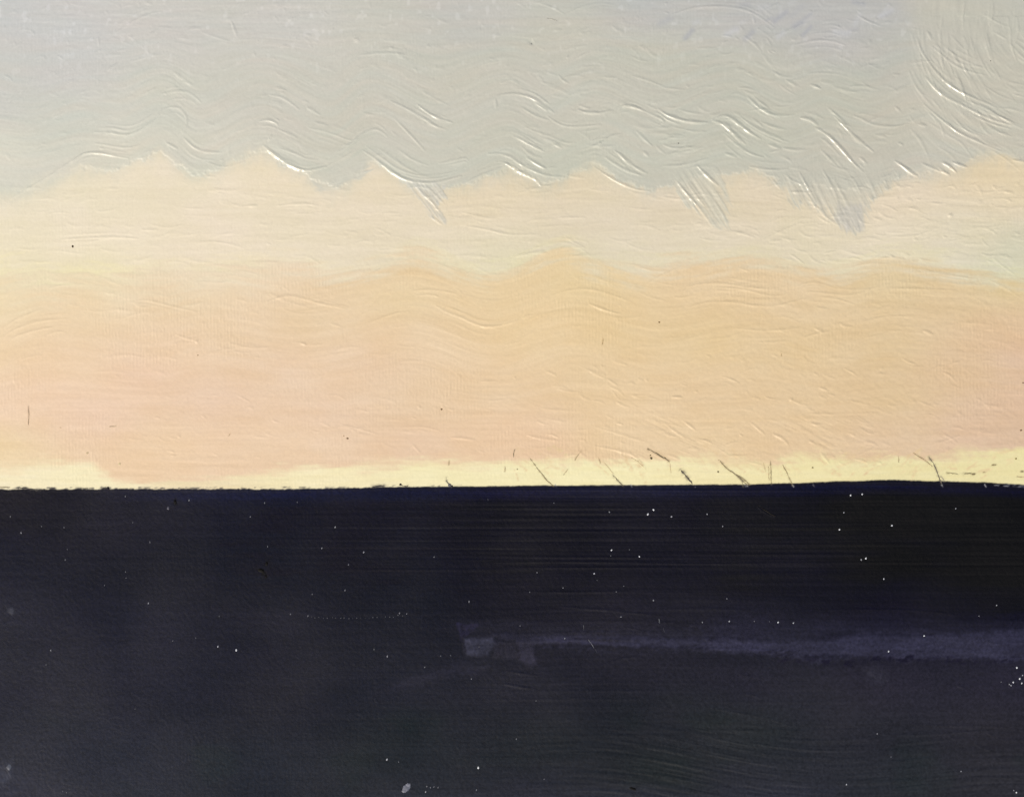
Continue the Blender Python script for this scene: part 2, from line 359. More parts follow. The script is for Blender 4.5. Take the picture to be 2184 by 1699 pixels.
def patch_of(P, colour, soft, layer, name, label=None, jitter=3.0, raise_=0.0, dirn=None, alpha=1.0, seed=900, streak=0.6):
    js, is_, m, sdist = polymask(P, soft, jitter, seed)
    px = X[js, is_]; py = Y[js, is_]
    if dirn is not None:
        a = math.radians(dirn)
        al = px * math.cos(a) + py * math.sin(a); ac = -px * math.sin(a) + py * math.cos(a)
        s = fbm(ac / 6.5, al / 90, seed + 3, 2)
        sdist = sdist + 9.0 * fbm(ac / 4.5, al / 120, seed + 5, 2) * (layer == GREY)
        m = sstep(-soft, soft, sdist) * np.clip(alpha + 0.35 * s * (sdist < 10), 0, 1)
        low = sstep(-45, 10, py - CE[js, is_]) if layer == GREY else 1.0
        if layer == GREY and name == 'brush_dab':
            m = m * (1 - 0.75 * sstep(0.05, 0.55, fbm(ac / 5.0, al / 70, seed + 6, 2)) * sstep(40, 4, sdist))
        H[js, is_] += m * low * (raise_ + streak * fbm(ac / 6.5, al / 80, seed + 4, 2) * sstep(0, 5, sdist))
        if layer == DARK:
            m = m * (0.72 + 0.45 * fbm(px / 70, py / 16, seed + 7))
        col = np.asarray(colour, float) + s[..., None] * 3
    else:
        m = m * alpha
        H[js, is_] += m * raise_
        col = np.asarray(colour, float)
    C[js, is_] = C[js, is_] * (1 - m[..., None]) + col * m[..., None]
    if name:
        MARKS.append((name, layer, label))
        sub = PIECE[js, is_]; sub[m > 0.5] = len(MARKS) - 1

# --- dabs of grey dragged down over the cream
patch_of(D(5, [(470, 110), (700, 130), (690, 200), (640, 270), (680, 300), (675, 345), (600, 310), (560, 220)]), (206, 203, 190), 3, GREY, 'brush_dab', None, 4, 0.35, 52, 0.7, 911)
patch_of(D(5, [(0, 0), (200, -40), (260, 20), (200, 90), (110, 110), (60, 150), (20, 120)]), (210, 207, 191), 6, GREY, 'brush_dab', None, 5, 0.3, -20, 0.8, 912)
patch_of(D(6, [(60, 40), (380, 10), (420, 120), (430, 260), (430, 385), (330, 370), (240, 260), (180, 250), (110, 130)]), (202, 200, 183), 5, GREY, 'brush_dab', None, 5, 0.4, 56, 0.6, 913, 1.0)
patch_of(D(6, [(640, 30), (900, -20), (1300, 0), (1480, 60), (1380, 150), (1300, 210), (1250, 300), (1230, 380), (1180, 410), (1100, 370), (1030, 330), (960, 250), (820, 265), (760, 150)]), (200, 197, 181), 5, GREY, 'brush_dab', None, 5, 0.4, 62, 0.6, 914, 1.0)
patch_of(D(6, [(1090, 250), (1230, 240), (1220, 400), (1130, 400), (1060, 330)]), (201, 196, 184), 9, GREY, None, None, 4, 0.0, 80, 0.7, 915)
patch_of(D(4, [(1820, 60), (2100, 40), (2000, 120), (1900, 165), (1850, 130)]), (213, 209, 192), 7, GREY, 'brush_dab', None, 6, 0.25, 30, 0.75, 916)
patch_of(D(4, [(1060, 20), (1300, 10), (1230, 70), (1150, 90), (1100, 60)]), (214, 212, 193), 8, GREY, None, None, 6, 0.1, 40, 0.6, 917)
# blue-grey brushed in at the top, olive sweep in the corner
patch_of([(1480, -40), (1940, -40), (1930, 40), (1880, 62), (1800, 74), (1730, 66), (1640, 40), (1560, 20)], (190, 189, 184), 34, GREY, 'blue_grey_brushwork', 'bluish grey paint dragged along the top edge', 14, 0.0, 8, 0.4, 921, 0.4)
patch_of([(1955, -40), (2230, -40), (2230, 300), (2140, 285), (2050, 235), (1985, 165), (1945, 90)], (198, 194, 179), 36, GREY, 'curved_sweep', 'beige grey sweep of curved bristle lines', 14, 0.0, None, 0.45, 922)
for _ in range(26):
    x = rng.uniform(1400, 1900); y = rng.uniform(-5, 85); l = rng.uniform(8, 30); a = math.radians(rng.normal(-25, 25))
    js, is_ = window([(x, y), (x + l, y)], 40)
    d, _, _, _ = polydist(X[js, is_], Y[js, is_], [(x, y), (x + l * math.cos(a), y + l * math.sin(a))])
    m = (np.exp(-(d / rng.uniform(3, 8)) ** 2) * rng.uniform(0.2, 0.6))[..., None]
    C[js, is_] = C[js, is_] * (1 - m) + np.array((172, 173, 177) if rng.random() < 0.6 else (203, 203, 203), float) * m
# violet-grey patches in the dark
patch_of(D('c', [(-900, 800), (-400, 800), (0, 800), (500, 830), (900, 840), (1100, 790), (1500, 800), (2000, 770), (2130, 760), (2130, 950), (2000, 942), (1850, 945), (1700, 940), (1500, 925), (1400, 948), (1300, 925), (1200, 915), (1050, 918), (1000, 932),
               (960, 955), (900, 950), (850, 942), (780, 920), (700, 915), (600, 898), (450, 890), (300, 880), (0, 860), (-300, 850), (-700, 850)]), (61, 60, 80), 7, DARK, 'violet_stroke', 'violet grey streak across the dark paint', 6, 0.15, 1, 0.85, 931, 0.15)
patch_of(D('c', [(300, 730), (1100, 700), (2130, 690), (2130, 830), (1500, 860), (800, 870), (300, 850)]), (47, 46, 62), 30, DARK, None, None, 6, 0.0, 1, 0.55, 932, 0.1)
patch_of(D('b', [(735, 735), (900, 715), (1330, 740), (2100, 760), (2100, 815), (1300, 830), (900, 818), (750, 815)]), (43, 42, 53), 8, DARK, None, None, 4, 0.0, 1, 0.6, 933, 0.1)
patch_of(D('b', [(752, 815), (920, 812), (925, 860), (890, 915), (770, 912)]), (66, 66, 82), 5, DARK, 'violet_dab', 'pale violet grey dab in the dark paint', 2, 0.2, 75, 0.9, 934, 0.15)
patch_of(D('b', [(925, 835), (1060, 835), (1160, 845), (1150, 900), (1180, 950), (1120, 968), (1060, 930), (930, 925)]), (55, 53, 67), 5, DARK, 'violet_dab', None, 3, 0.1, 80, 0.8, 935, 0.1)
patch_of(D('b', [(915, 925), (935, 860), (980, 835), (1030, 838), (1058, 870), (1055, 915), (1000, 935)]), (41, 40, 48), 5, DARK, 'dark_dab', None, 2, 0.0, 80, 0.85, 936, 0.1)
patch_of(D('b', [(1155, 850), (1310, 855), (1315, 940), (1190, 950), (1150, 900)]), (36, 35, 44), 7, DARK, None, None, 2, 0.0, 80, 0.7, 937, 0.1)
patch_of(D('b', [(560, 990), (760, 930), (900, 940), (870, 1010), (650, 1050), (430, 1100), (330, 1100)]), (48, 47, 59), 14, DARK, None, None, 6, 0.0, -18, 0.6, 938, 0.1)
patch_of(D('b', [(720, 730), (830, 745), (760, 820), (735, 830)]), (47, 44, 68), 4, DARK, None, None, 4, 0.0, 80, 0.6, 939, 0.2)
patch_of(D('c', [(1160, 990), (1220, 970), (1290, 1010), (1270, 1060), (1190, 1040)]), (58, 57, 68), 10, DARK, None, None, 6, 0.0, 40, 0.55, 940, 0.2)
patch_of(D('c', [(0, 1640), (300, 1690), (700, 1640), (1000, 1640), (1000, 1760), (-1500, 1760), (-1500, 1660), (-600, 1680)]), (50, 52, 62), 16, DARK, None, None, 8, 0.0, 2, 0.55, 941, 0.2)
patch_of(D('a', [(-20, 1520), (60, 1500), (80, 1590), (20, 1640), (-20, 1640)]), (66, 68, 80), 9, DARK, None, None, 8, 0.2, 60, 0.7, 942, 0.3)
patch_of(D('a', [(45, 650), (70, 645), (85, 665), (65, 682), (45, 670)]), (70, 71, 80), 4, DARK, None, None, 2, 0.3, None, 0.7, 943)

# --- the impasto ridges one can follow, read off the photograph
STROKES = {
1: [([(430, 960), (480, 920), (530, 905), (600, 908), (680, 925), (760, 940)], 1.0), ([(560, 785), (650, 785), (740, 805), (800, 790), (870, 750), (930, 700), (960, 650)], .7),
    ([(560, 850), (680, 870), (760, 880), (830, 860)], .6), ([(970, 650), (1010, 635), (1060, 640), (1100, 680), (1110, 740), (1075, 780)], .6), ([(960, 560), (1020, 545), (1090, 540), (1150, 570), (1190, 610)], .6),
    ([(990, 850), (1050, 885)], 1.0), ([(1090, 820), (1150, 880), (1220, 905), (1310, 905)], .8), ([(1540, 720), (1580, 712), (1630, 725), (1645, 745)], 1.0),
    ([(1560, 865), (1620, 915), (1690, 965), (1760, 1000), (1830, 1015), (1930, 990)], 1.4), ([(1600, 565), (1660, 575), (1720, 610), (1770, 650)], .9), ([(1650, 770), (1720, 800), (1760, 820)], .5),
    ([(1590, 835), (1610, 800)], .9), ([(1820, 640), (1900, 685)], .6), ([(1860, 725), (1940, 745)], .6), ([(1650, 880), (1750, 910), (1820, 945), (1880, 950)], .6), ([(700, 190), (800, 120), (900, 80), (960, 70)], .45),
    ([(1190, 190), (1280, 225), (1370, 250)], .45), ([(1370, 130), (1385, 170), (1400, 215)], .7), ([(580, 220), (585, 270)], .5), ([(640, 418), (700, 375)], .6), ([(40, 600), (120, 560), (190, 450)], .35),
    ([(300, 1040), (420, 960), (500, 910)], .7), ([(60, 1180), (200, 1100), (330, 1020)], .45), ([(1830, 760), (1960, 790), (2080, 840), (2110, 825)], .5), ([(1930, 990), (2030, 940), (2110, 890)], .5), ([(1220, 960), (1330, 1000), (1450, 960)], .4)],
2: [([(70, 900), (130, 865), (190, 810), (230, 780), (280, 765), (320, 780), (350, 810)], .8), ([(210, 895), (280, 940), (350, 1000), (440, 1060), (540, 1085), (640, 1085), (740, 1060), (790, 1045)], 1.2),
    ([(370, 600), (460, 640), (560, 700), (640, 750), (700, 770)], .7), ([(530, 620), (590, 670), (650, 700), (740, 730)], 1.0), ([(400, 710), (480, 790), (570, 890)], .7), ([(560, 545), (640, 590), (720, 630)], .4),
    ([(1000, 570), (1080, 555), (1160, 565), (1230, 590), (1310, 650), (1340, 670)], .9), ([(995, 590), (995, 640)], .7), ([(1150, 640), (1230, 690), (1310, 715)], .8), ([(1230, 612), (1300, 657)], 1.1), ([(1300, 690), (1370, 740), (1440, 755), (1540, 750), (1620, 740)], .8),
    ([(1480, 650), (1530, 670), (1600, 675), (1690, 655)], .9), ([(1725, 660), (1735, 632), (1780, 628), (1830, 640), (1880, 662)], 1.3), ([(1880, 662), (1940, 690), (2000, 720), (1960, 745)], .7),
    ([(1960, 650), (2010, 685), (2080, 710), (2170, 728), (2250, 728)], 1.7), ([(1100, 810), (1150, 830), (1200, 860), (1280, 900)], 1.1), ([(950, 915), (1020, 910), (1090, 935), (1140, 975), (1230, 1020), (1300, 1045), (1410, 1052)], 1.0),
    ([(1180, 935), (1230, 970), (1290, 1000)], 1.3), ([(1055, 970), (1120, 1010), (1190, 1045), (1240, 1070), (1265, 1105)], 1.2), ([(830, 1075), (900, 1045), (980, 1015), (1050, 985)], .8), ([(660, 970), (740, 955), (820, 935), (835, 960)], .7),
    ([(1500, 890), (1570, 870), (1620, 850), (1680, 805), (1740, 795)], .7), ([(1700, 895), (1730, 915), (1770, 955), (1830, 1000), (1890, 1030)], 1.1), ([(1640, 930), (1700, 975), (1760, 1010), (1850, 1040)], .8),
    ([(1580, 990), (1650, 1040), (1730, 1085), (1820, 1125), (1910, 1135)], .9), ([(1830, 780), (1880, 830), (1920, 865)], .8), ([(1870, 900), (1900, 930)], .8), ([(1990, 985), (2080, 985), (2170, 965), (2250, 940)], .8), ([(1990, 860), (2040, 880), (2110, 880), (2170, 870)], .8),
    ([(190, 330), (280, 320), (370, 315), (470, 330)], .55), ([(520, 1100), (580, 1170), (640, 1220)], .7), ([(570, 1090), (640, 1160), (690, 1210)], .6), ([(1420, 80), (1500, 45), (1600, 20), (1700, 30)], .45), ([(1250, 20), (1330, 45), (1400, 85)], .45), ([(1980, 520), (2060, 530), (2110, 535)], .5),
    ([(1180, 760), (1250, 790), (1320, 810), (1400, 850), (1470, 850)], .55), ([(1330, 850), (1390, 880)], .7), ([(300, 880), (380, 940), (470, 1000), (540, 1030)], .5), ([(420, 890), (500, 950), (600, 985)], .5), ([(640, 1160), (690, 1130)], .6), ([(1800, 450), (1900, 480), (2000, 520)], .45)],
3: [([(140, 650), (200, 670), (280, 680)], .6), ([(550, 580), (600, 630), (650, 665), (700, 685), (760, 690), (820, 683)], 1.2), ([(340, 712), (390, 688), (430, 690), (490, 730), (540, 775), (620, 825)], 1.3), ([(340, 718), (390, 730), (450, 780), (530, 855)], 1.2),
    ([(500, 690), (560, 740), (640, 785), (720, 820), (790, 845)], .9), ([(410, 795), (470, 850), (550, 910), (640, 935)], .9), ([(620, 720), (690, 755), (770, 770)], .7), ([(670, 858), (742, 884)], 1.1), ([(680, 905), (740, 890)], .8), ([(760, 880), (820, 892), (890, 890)], 1.0),
    ([(560, 990), (640, 1005), (710, 1010), (790, 1005)], .9), ([(410, 910), (480, 935)], .9), ([(860, 700), (920, 712), (960, 745)], 1.4), ([(950, 760), (1020, 800), (1080, 860), (1140, 930), (1190, 985), (1230, 1020)], 1.4), ([(1020, 640), (1080, 690), (1130, 745)], .8),
    ([(1060, 690), (1130, 760), (1200, 830), (1290, 900)], 1.2), ([(980, 890), (1030, 940), (1080, 990)], .7), ([(990, 1010), (1020, 1060), (1060, 1140), (1090, 1220)], 1.0), ([(1150, 1040), (1190, 1090), (1215, 1150)], .7), ([(918, 505), (950, 515), (978, 527)], 1.4),
    ([(1180, 690), (1230, 710), (1270, 735), (1340, 750), (1420, 755), (1490, 735)], .9), ([(1420, 955), (1470, 990), (1520, 1030), (1550, 1045)], 1.8), ([(1580, 970), (1640, 1000), (1740, 1035)], 1.0), ([(1700, 965), (1740, 985), (1780, 1020)], 1.6), ([(1760, 962), (1800, 980), (1845, 992)], 1.4), ([(1680, 1000), (1740, 1038)], 1.2),
    ([(1300, 800), (1370, 815)], .8), ([(1420, 635), (1450, 662)], .9), ([(1560, 740), (1605, 748)], 1.1), ([(1550, 230), (1570, 300), (1610, 360), (1660, 430), (1720, 490), (1800, 545), (1900, 590), (2020, 640)], 1.2),
    ([(1600, 460), (1650, 520), (1720, 580), (1810, 620), (1900, 670), (2000, 715), (2110, 745)], 1.5), ([(1500, 420), (1530, 500), (1590, 580), (1640, 630)], .6), ([(1590, 620), (1680, 700), (1770, 770), (1880, 830), (2050, 900)], .9), ([(1640, 280), (1700, 330), (1770, 390), (1850, 425), (1960, 450)], .8),
    ([(1750, 210), (1810, 280), (1850, 310)], .5), ([(1850, 600), (1950, 640), (2080, 715)], 1.0), ([(1610, 190), (1635, 238)], 1.0), ([(1720, 290), (1790, 340), (1870, 380), (1930, 400)], .5), ([(2000, 190), (2080, 235)], .5), ([(1950, 90), (2030, 140), (2100, 165)], .5), ([(2040, 640), (2110, 650), (2180, 668)], .6),
    ([(2020, 780), (2110, 812)], .6), ([(2120, 950), (2190, 962)], 1.0), ([(830, 270), (920, 245), (1030, 240), (1120, 270)], .9), ([(100, 90), (180, 60), (280, 40), (400, 40), (520, 55), (610, 95), (700, 165)], .7), ([(1200, 95), (1260, 130), (1330, 155)], .6), ([(700, 220), (800, 180), (910, 130)], .5),
    ([(660, 230), (685, 275)], .5), ([(660, 60), (730, 20)], .5), ([(130, 1080), (170, 1130), (240, 1210)], 1.0), ([(170, 1060), (230, 1150), (290, 1220)], .7), ([(250, 985), (300, 1040), (370, 1100)], 1.1), ([(850, 1020), (900, 1110), (950, 1200)], .8), ([(680, 1050), (740, 1120)], .5), ([(2100, 490), (2180, 505)], .5), ([(2120, 560), (2190, 580)], .6),
    ([(900, 440), (1000, 432), (1090, 445)], .5), ([(1210, 935), (1250, 970)], .8), ([(1440, 850), (1465, 862)], .8), ([(1240, 740), (1310, 700)], .5)],
4: [([(360, 450), (500, 442), (600, 436), (720, 437), (820, 445)], .95), ([(1450, 252), (1520, 250)], 1.1), ([(1640, 250), (1740, 240), (1820, 238), (1880, 248)], .8), ([(620, 148), (700, 150)], .7), ([(1220, 75), (1280, 80)], .7), ([(1100, 265), (1200, 268)], .5), ([(840, 393), (930, 393)], .75), ([(470, 490), (600, 490)], .5),
    ([(1740, 298), (1860, 297)], .5), ([(1170, 465), (1260, 460), (1360, 475), (1440, 500)], .6), ([(10, 980), (80, 930), (160, 895), (250, 860)], .9), ([(10, 1030), (100, 975), (200, 940), (300, 925), (400, 918)], .8), ([(60, 1040), (150, 1000), (300, 970)], .6), ([(760, 820), (860, 805), (960, 830), (1060, 855), (1180, 880)], .5),
    ([(720, 920), (800, 890), (870, 880)], .5), ([(1570, 825), (1640, 795), (1720, 780), (1800, 800), (1900, 830), (2050, 860)], .8), ([(1950, 945), (2020, 965)], .6), ([(1040, 1010), (1100, 1035), (1165, 1050)], .5), ([(1700, 440), (1830, 415)], .5), ([(1780, 1060), (1815, 1075)], .7), ([(240, 215), (270, 205), (330, 212)], .6), ([(380, 218), (420, 205)], .6)],
5: [([(800, 290), (870, 305), (950, 325), (990, 328)], .8), ([(1370, 322), (1450, 320), (1530, 322)], .9), ([(820, 370), (920, 385), (1020, 410), (1080, 422), (1160, 422), (1240, 418)], 1.0), ([(850, 460), (940, 465)], .5), ([(320, 295), (430, 293)], .5), ([(320, 345), (410, 340)], .4), ([(570, 410), (640, 403)], .5), ([(280, 380), (330, 400), (370, 425)], .6),
    ([(1120, 180), (1200, 150), (1265, 150)], .6), ([(1260, 130), (1320, 132)], .6), ([(510, 755), (590, 745), (680, 755), (755, 770)], .9), ([(640, 840), (700, 880), (780, 905), (850, 940), (920, 965), (990, 965), (1070, 950), (1130, 925)], 1.1), ([(240, 945), (330, 910), (420, 880), (480, 875)], .7), ([(1330, 780), (1400, 755), (1500, 740), (1600, 750), (1700, 785), (1800, 820)], .7),
    ([(1550, 830), (1620, 860), (1700, 885), (1735, 890)], 1.2), ([(1150, 915), (1210, 895)], .6), ([(1250, 525), (1340, 505), (1430, 498)], .5), ([(1180, 520), (1260, 490), (1360, 465), (1440, 470), (1500, 500), (1570, 560)], .5), ([(600, 570), (700, 610), (800, 650)], .4), ([(1050, 1075), (1150, 1050)], .4), ([(0, 830), (120, 850)], .7), ([(1880, 720), (1980, 660), (2100, 610)], .6), ([(620, 320), (675, 360)], .9), ([(560, 150), (620, 230), (665, 290)], .8), ([(860, 600), (960, 660), (1060, 655)], .35), ([(1650, 900), (1760, 920), (1860, 905)], .5), ([(380, 970), (480, 960)], .35)],
6: [([(960, 260), (1000, 310), (1080, 365)], 1.3), ([(500, 370), (560, 380), (600, 395), (615, 415)], .7), ([(440, 395), (520, 415), (590, 440)], .8), ([(640, 450), (720, 410), (800, 375), (870, 355), (960, 350)], .6), ([(680, 462), (742, 456)], 1.0), ([(1370, 408), (1470, 410)], .9), ([(1400, 430), (1500, 435), (1590, 415), (1650, 390)], .7), ([(1930, 375), (1990, 395), (2020, 420)], .7),
    ([(190, 730), (270, 712), (360, 708), (450, 715), (560, 735), (680, 745), (740, 750)], .9), ([(350, 735), (460, 735), (570, 755), (660, 780), (740, 785), (790, 765)], .8), ([(200, 850), (280, 825), (380, 815), (500, 825), (600, 845), (720, 845), (800, 820), (900, 800)], .9), ([(890, 760), (960, 760), (1060, 775), (1140, 780), (1210, 770), (1300, 735), (1400, 710)], .7),
    ([(1070, 740), (1200, 750), (1290, 735)], .5), ([(820, 735), (900, 705), (960, 705), (1060, 735)], .6), ([(1150, 620), (1220, 595), (1300, 590), (1390, 595)], .6), ([(1390, 740), (1500, 740), (1640, 745), (1780, 752)], .8), ([(1500, 645), (1640, 640), (1760, 665), (1880, 680)], .6), ([(970, 790), (1080, 800), (1180, 835)], .7), ([(950, 850), (1020, 860)], .6), ([(470, 975), (560, 985), (640, 990), (760, 985), (860, 970)], .7),
    ([(880, 1030), (960, 1005), (1040, 992)], .9), ([(945, 975), (988, 996)], 1.3), ([(1095, 945), (1115, 965), (1170, 965)], 1.1), ([(1590, 990), (1642, 1012)], 1.3), ([(1250, 1035), (1330, 1010)], .5), ([(1200, 945), (1330, 910), (1430, 900), (1600, 905)], .5), ([(1800, 940), (1900, 945), (1990, 955)], .7), ([(1950, 980), (2010, 982)], .7), ([(2040, 850), (2110, 885)], .5), ([(610, 1060), (740, 1055), (800, 1050)], .6),
    ([(500, 620), (560, 640)], .6), ([(1500, 265), (1565, 268)], .9), ([(1490, 215), (1520, 219)], 1.2), ([(1290, 320), (1340, 335)], .9), ([(170, 160), (240, 240), (310, 330), (340, 375)], .9), ([(350, 220), (400, 300), (430, 370)], .8), ([(900, 180), (950, 260)], .8), ([(1870, 150), (1960, 180), (2070, 140)], .6), ([(1960, 210), (2090, 205), (2180, 208)], .6), ([(2090, 270), (2180, 258)], .6), ([(240, 358), (280, 352)], .7), ([(1760, 300), (1738, 310)], 1.3), ([(2000, 560), (2060, 610), (2130, 660)], .5), ([(1980, 690), (2080, 740), (2170, 800)], .5)],
8: [([(900, 320), (1000, 315)], .6), ([(730, 650), (800, 655), (880, 668)], .9), ([(1180, 635), (1240, 655), (1360, 668)], .9), ([(450, 590), (560, 585), (660, 610)], .6), ([(1590, 590), (1680, 615), (1760, 640), (1850, 670), (1880, 675)], .7), ([(1580, 700), (1660, 715), (1750, 735), (1820, 760), (1880, 830)], .9), ([(160, 480), (240, 500)], .4), ([(70, 570), (170, 595), (290, 630)], .5),
    ([(2020, 590), (2100, 640), (2180, 680)], .5), ([(1790, 405), (1880, 400)], .5), ([(2040, 410), (2100, 413)], .8), ([(2120, 560), (2180, 610)], .6), ([(1270, 480), (1380, 490), (1470, 495)], .5), ([(1300, 540), (1410, 560)], .5), ([(1480, 660), (1530, 670), (1500, 700)], .5), ([(500, 690), (545, 740)], .6), ([(1360, 360), (1430, 380), (1490, 382)], .6), ([(1650, 520), (1690, 540)], .7)],
9: [([(100, 412), (158, 416)], .8), ([(970, 355), (1018, 372)], 1.0), ([(560, 560), (610, 600), (650, 635)], .8), ([(700, 630), (760, 660), (785, 692)], 1.3), ([(900, 510), (1080, 515)], .7), ([(640, 540), (740, 555)], .5), ([(1640, 690), (1720, 670), (1800, 640)], .9), ([(1720, 742), (1740, 705)], .7), ([(980, 740), (1030, 806)], 1.0), ([(60, 570), (120, 620), (180, 660)], .7), ([(160, 550), (230, 600)], .6), ([(290, 155), (325, 175)], .7),
    ([(1318, 274), (1362, 276)], .9), ([(1160, 435), (1270, 460)], .7), ([(1375, 458), (1430, 466)], .9), ([(920, 570), (1010, 575)], .7), ([(1640, 640), (1700, 610)], .4), ([(800, 425), (830, 440), (870, 460)], .8), ([(1620, 460), (1680, 455)], .6), ([(1180, 510), (1290, 590)], .35), ([(500, 630), (515, 642)], .9), ([(910, 668), (945, 688)], .9), ([(380, 720), (440, 760)], .5), ([(1190, 760), (1260, 730), (1330, 690)], .5)],
'c': [([(1240, 1350), (1400, 1355), (1560, 1352), (1720, 1335), (1860, 1330)], .7), ([(1400, 1290), (1600, 1305), (1850, 1300), (2050, 1330)], .5), ([(570, 85), (620, 125), (670, 138)], .7), ([(300, 1200), (480, 1235), (640, 1262)], .5), ([(1500, 1600), (1700, 1580), (2050, 1600)], .4), ([(1680, 1080), (1720, 1092)], .8), ([(900, 660), (1200, 655), (1500, 662), (1700, 690)], .5), ([(0, 655), (300, 652), (560, 660)], .5)],
'b': [([(980, 1070), (1060, 1085), (1160, 1100)], .6), ([(1000, 1000), (1100, 1015), (1180, 1025)], .5), ([(1540, 960), (1650, 925), (1740, 915)], .5), ([(900, 395), (1200, 390), (1600, 395), (2000, 402), (2400, 402)], .55), ([(1100, 555), (1300, 560), (1600, 555), (1800, 545)], .4), ([(1300, 640), (1600, 665), (1850, 690)], .5)],
}
for t in STROKES:
    for P, h in STROKES[t]:
        Pd = D(t, P)
        big = len(P) > 2 or h >= 1.0
        k = 0.62 if t in (4, 5, 6, 8, 9) else (0.45 if t in ('b', 'c') else 0.95)
        stroke(Pd, h * k * 1.15, 1.75 + 0.65 * min(h, 1.5), piece=big)
        if len(P) > 3 and t in (1, 2, 3, 4, 5, 6):       # the other bristles of the same brush, running alongside
            A = np.asarray(Pd)
            for _ in range(3 if t in (1, 2, 3) else 2):
                off = rng.choice([-1, 1]) * rng.uniform(6, 20)
                a0, a1 = sorted(rng.uniform(0, 1, 2)); a1 = max(a1, a0 + 0.35)
                u = np.linspace(a0, min(a1, 1.0), 6) * (len(A) - 1)
                Q = np.stack([np.interp(u, np.arange(len(A)), A[:, 0]) + rng.uniform(-6, 6), np.interp(u, np.arange(len(A)), A[:, 1]) + off], -1)
                if (Q[:, 1] < curve(cloud_edge, Q[:, 0], False) - 3).all() or t > 3:
                    stroke(Q, h * k * rng.uniform(0.25, 0.6), rng.uniform(1.6, 2.3), piece=False)

# --- many small marks that nobody could follow one by one, laid along the brush direction
def small_marks(n, xr, yr, ang, spread, ln, h, w):
    for _ in range(n):
        x = rng.uniform(*xr); y = rng.uniform(*yr)
        a = math.radians(rng.normal(ang(x, y), spread)); l = rng.uniform(*ln)
        bend = rng.uniform(-0.15, 0.15) * l
        P = [(x, y), (x + l * 0.5 * math.cos(a) - bend * math.sin(a), y + l * 0.5 * math.sin(a) + bend * math.cos(a)), (x + l * math.cos(a), y + l * math.sin(a))]
        stroke(P, rng.uniform(*h), rng.uniform(*w), piece=False)
def slope_of(wv_):
    return lambda x, y: math.degrees(math.atan2(float(curve(wv_, np.array(x + 6.0))) - float(curve(wv_, np.array(x - 6.0))), 12.0))
sa, sb = slope_of(wave_a), slope_of(wave_b)
small_marks(230, (0, 1150), (0, 340), lambda x, y: sa(x, y) * min(1, y / 200), 22, (6, 34), (.12, .42), (1.8, 3.2))
small_marks(260, (1050, 1960), (40, 390), lambda x, y: sa(x, y) * 0.7 + 8, 18, (8, 50), (.15, .6), (1.8, 3.0))
small_marks(90, (0, 1900), (-10, 130), lambda x, y: 70, 40, (4, 14), (.2, .5), (1.6, 2.6))
small_marks(120, (1940, 2190), (0, 320), lambda x, y: math.degrees(math.atan2(y - 35, x - 2225)) - 90, 8, (18, 90), (.15, .65), (1.6, 2.8))
small_marks(260, (0, 2184), (400, 560), lambda x, y: 0, 8, (8, 70), (.10, .42), (1.7, 2.8))
small_marks(110, (1650, 2184), (380, 560), lambda x, y: 4, 16, (6, 40), (.2, .65), (1.6, 2.6))
small_marks(170, (0, 2184), (560, 800), lambda x, y: sb(x, y), 9, (10, 90), (.08, .34), (1.7, 2.8))
small_marks(130, (1150, 2150), (760, 990), lambda x, y: 16, 14, (6, 36), (.15, .6), (1.6, 2.6))
small_marks(60, (250, 1150), (840, 980), lambda x, y: 10, 12, (8, 40), (.1, .4), (1.6, 2.6))
small_marks(70, (1200, 2184), (1330, 1690), lambda x, y: 6, 10, (10, 60), (.08, .25), (1.6, 2.4))

# --- pits and pimples
def dimple(x, y, r, h):
    js, is_ = window([(x, y)], r * 4)
    d = np.hypot(X[js, is_] - x, Y[js, is_] - y) / r
    H[js, is_] += h * 0.8 * np.exp(-d * d * 1.3 * (1 + 0.5 * vnoise(X[js, is_] / 3.5, Y[js, is_] / 5, 88)))
for (t, x, y, r, h) in [(2, 1207, 250, 5.5, -1.6), (2, 595, 275, 3.5, 1.0), (2, 920, 150, 3, .9), (2, 1420, 340, 3, .8), (2, 175, 238, 6, .8), (4, 1165, 1052, 4, 1.2), (6, 1745, 306, 4.5, 1.4), (1, 505, 1000, 5, -.8),
                        (1, 2105, 235, 6, .8), (6, 1435, 205, 3.5, 1.0), (8, 1890, 310, 3, .9), (8, 1108, 295, 3, .8), (9, 805, 427, 4, 1.0), (1, 1065, 640, 3, .4), (7, 1063, 645, 3.5, .8), (8, 675, 480, 3, -.8), (3, 190, 513, 2.5, 1.0), (2, 1615, 850, 3, 1.1)]:
    px, py = D(t, [(x, y)])[0]
    dimple(px, py, r, h)
BLK, BRN, FAINT, FAINT2 = (62, 56, 52), (112, 98, 74), (176, 155, 118), (205, 184, 142)
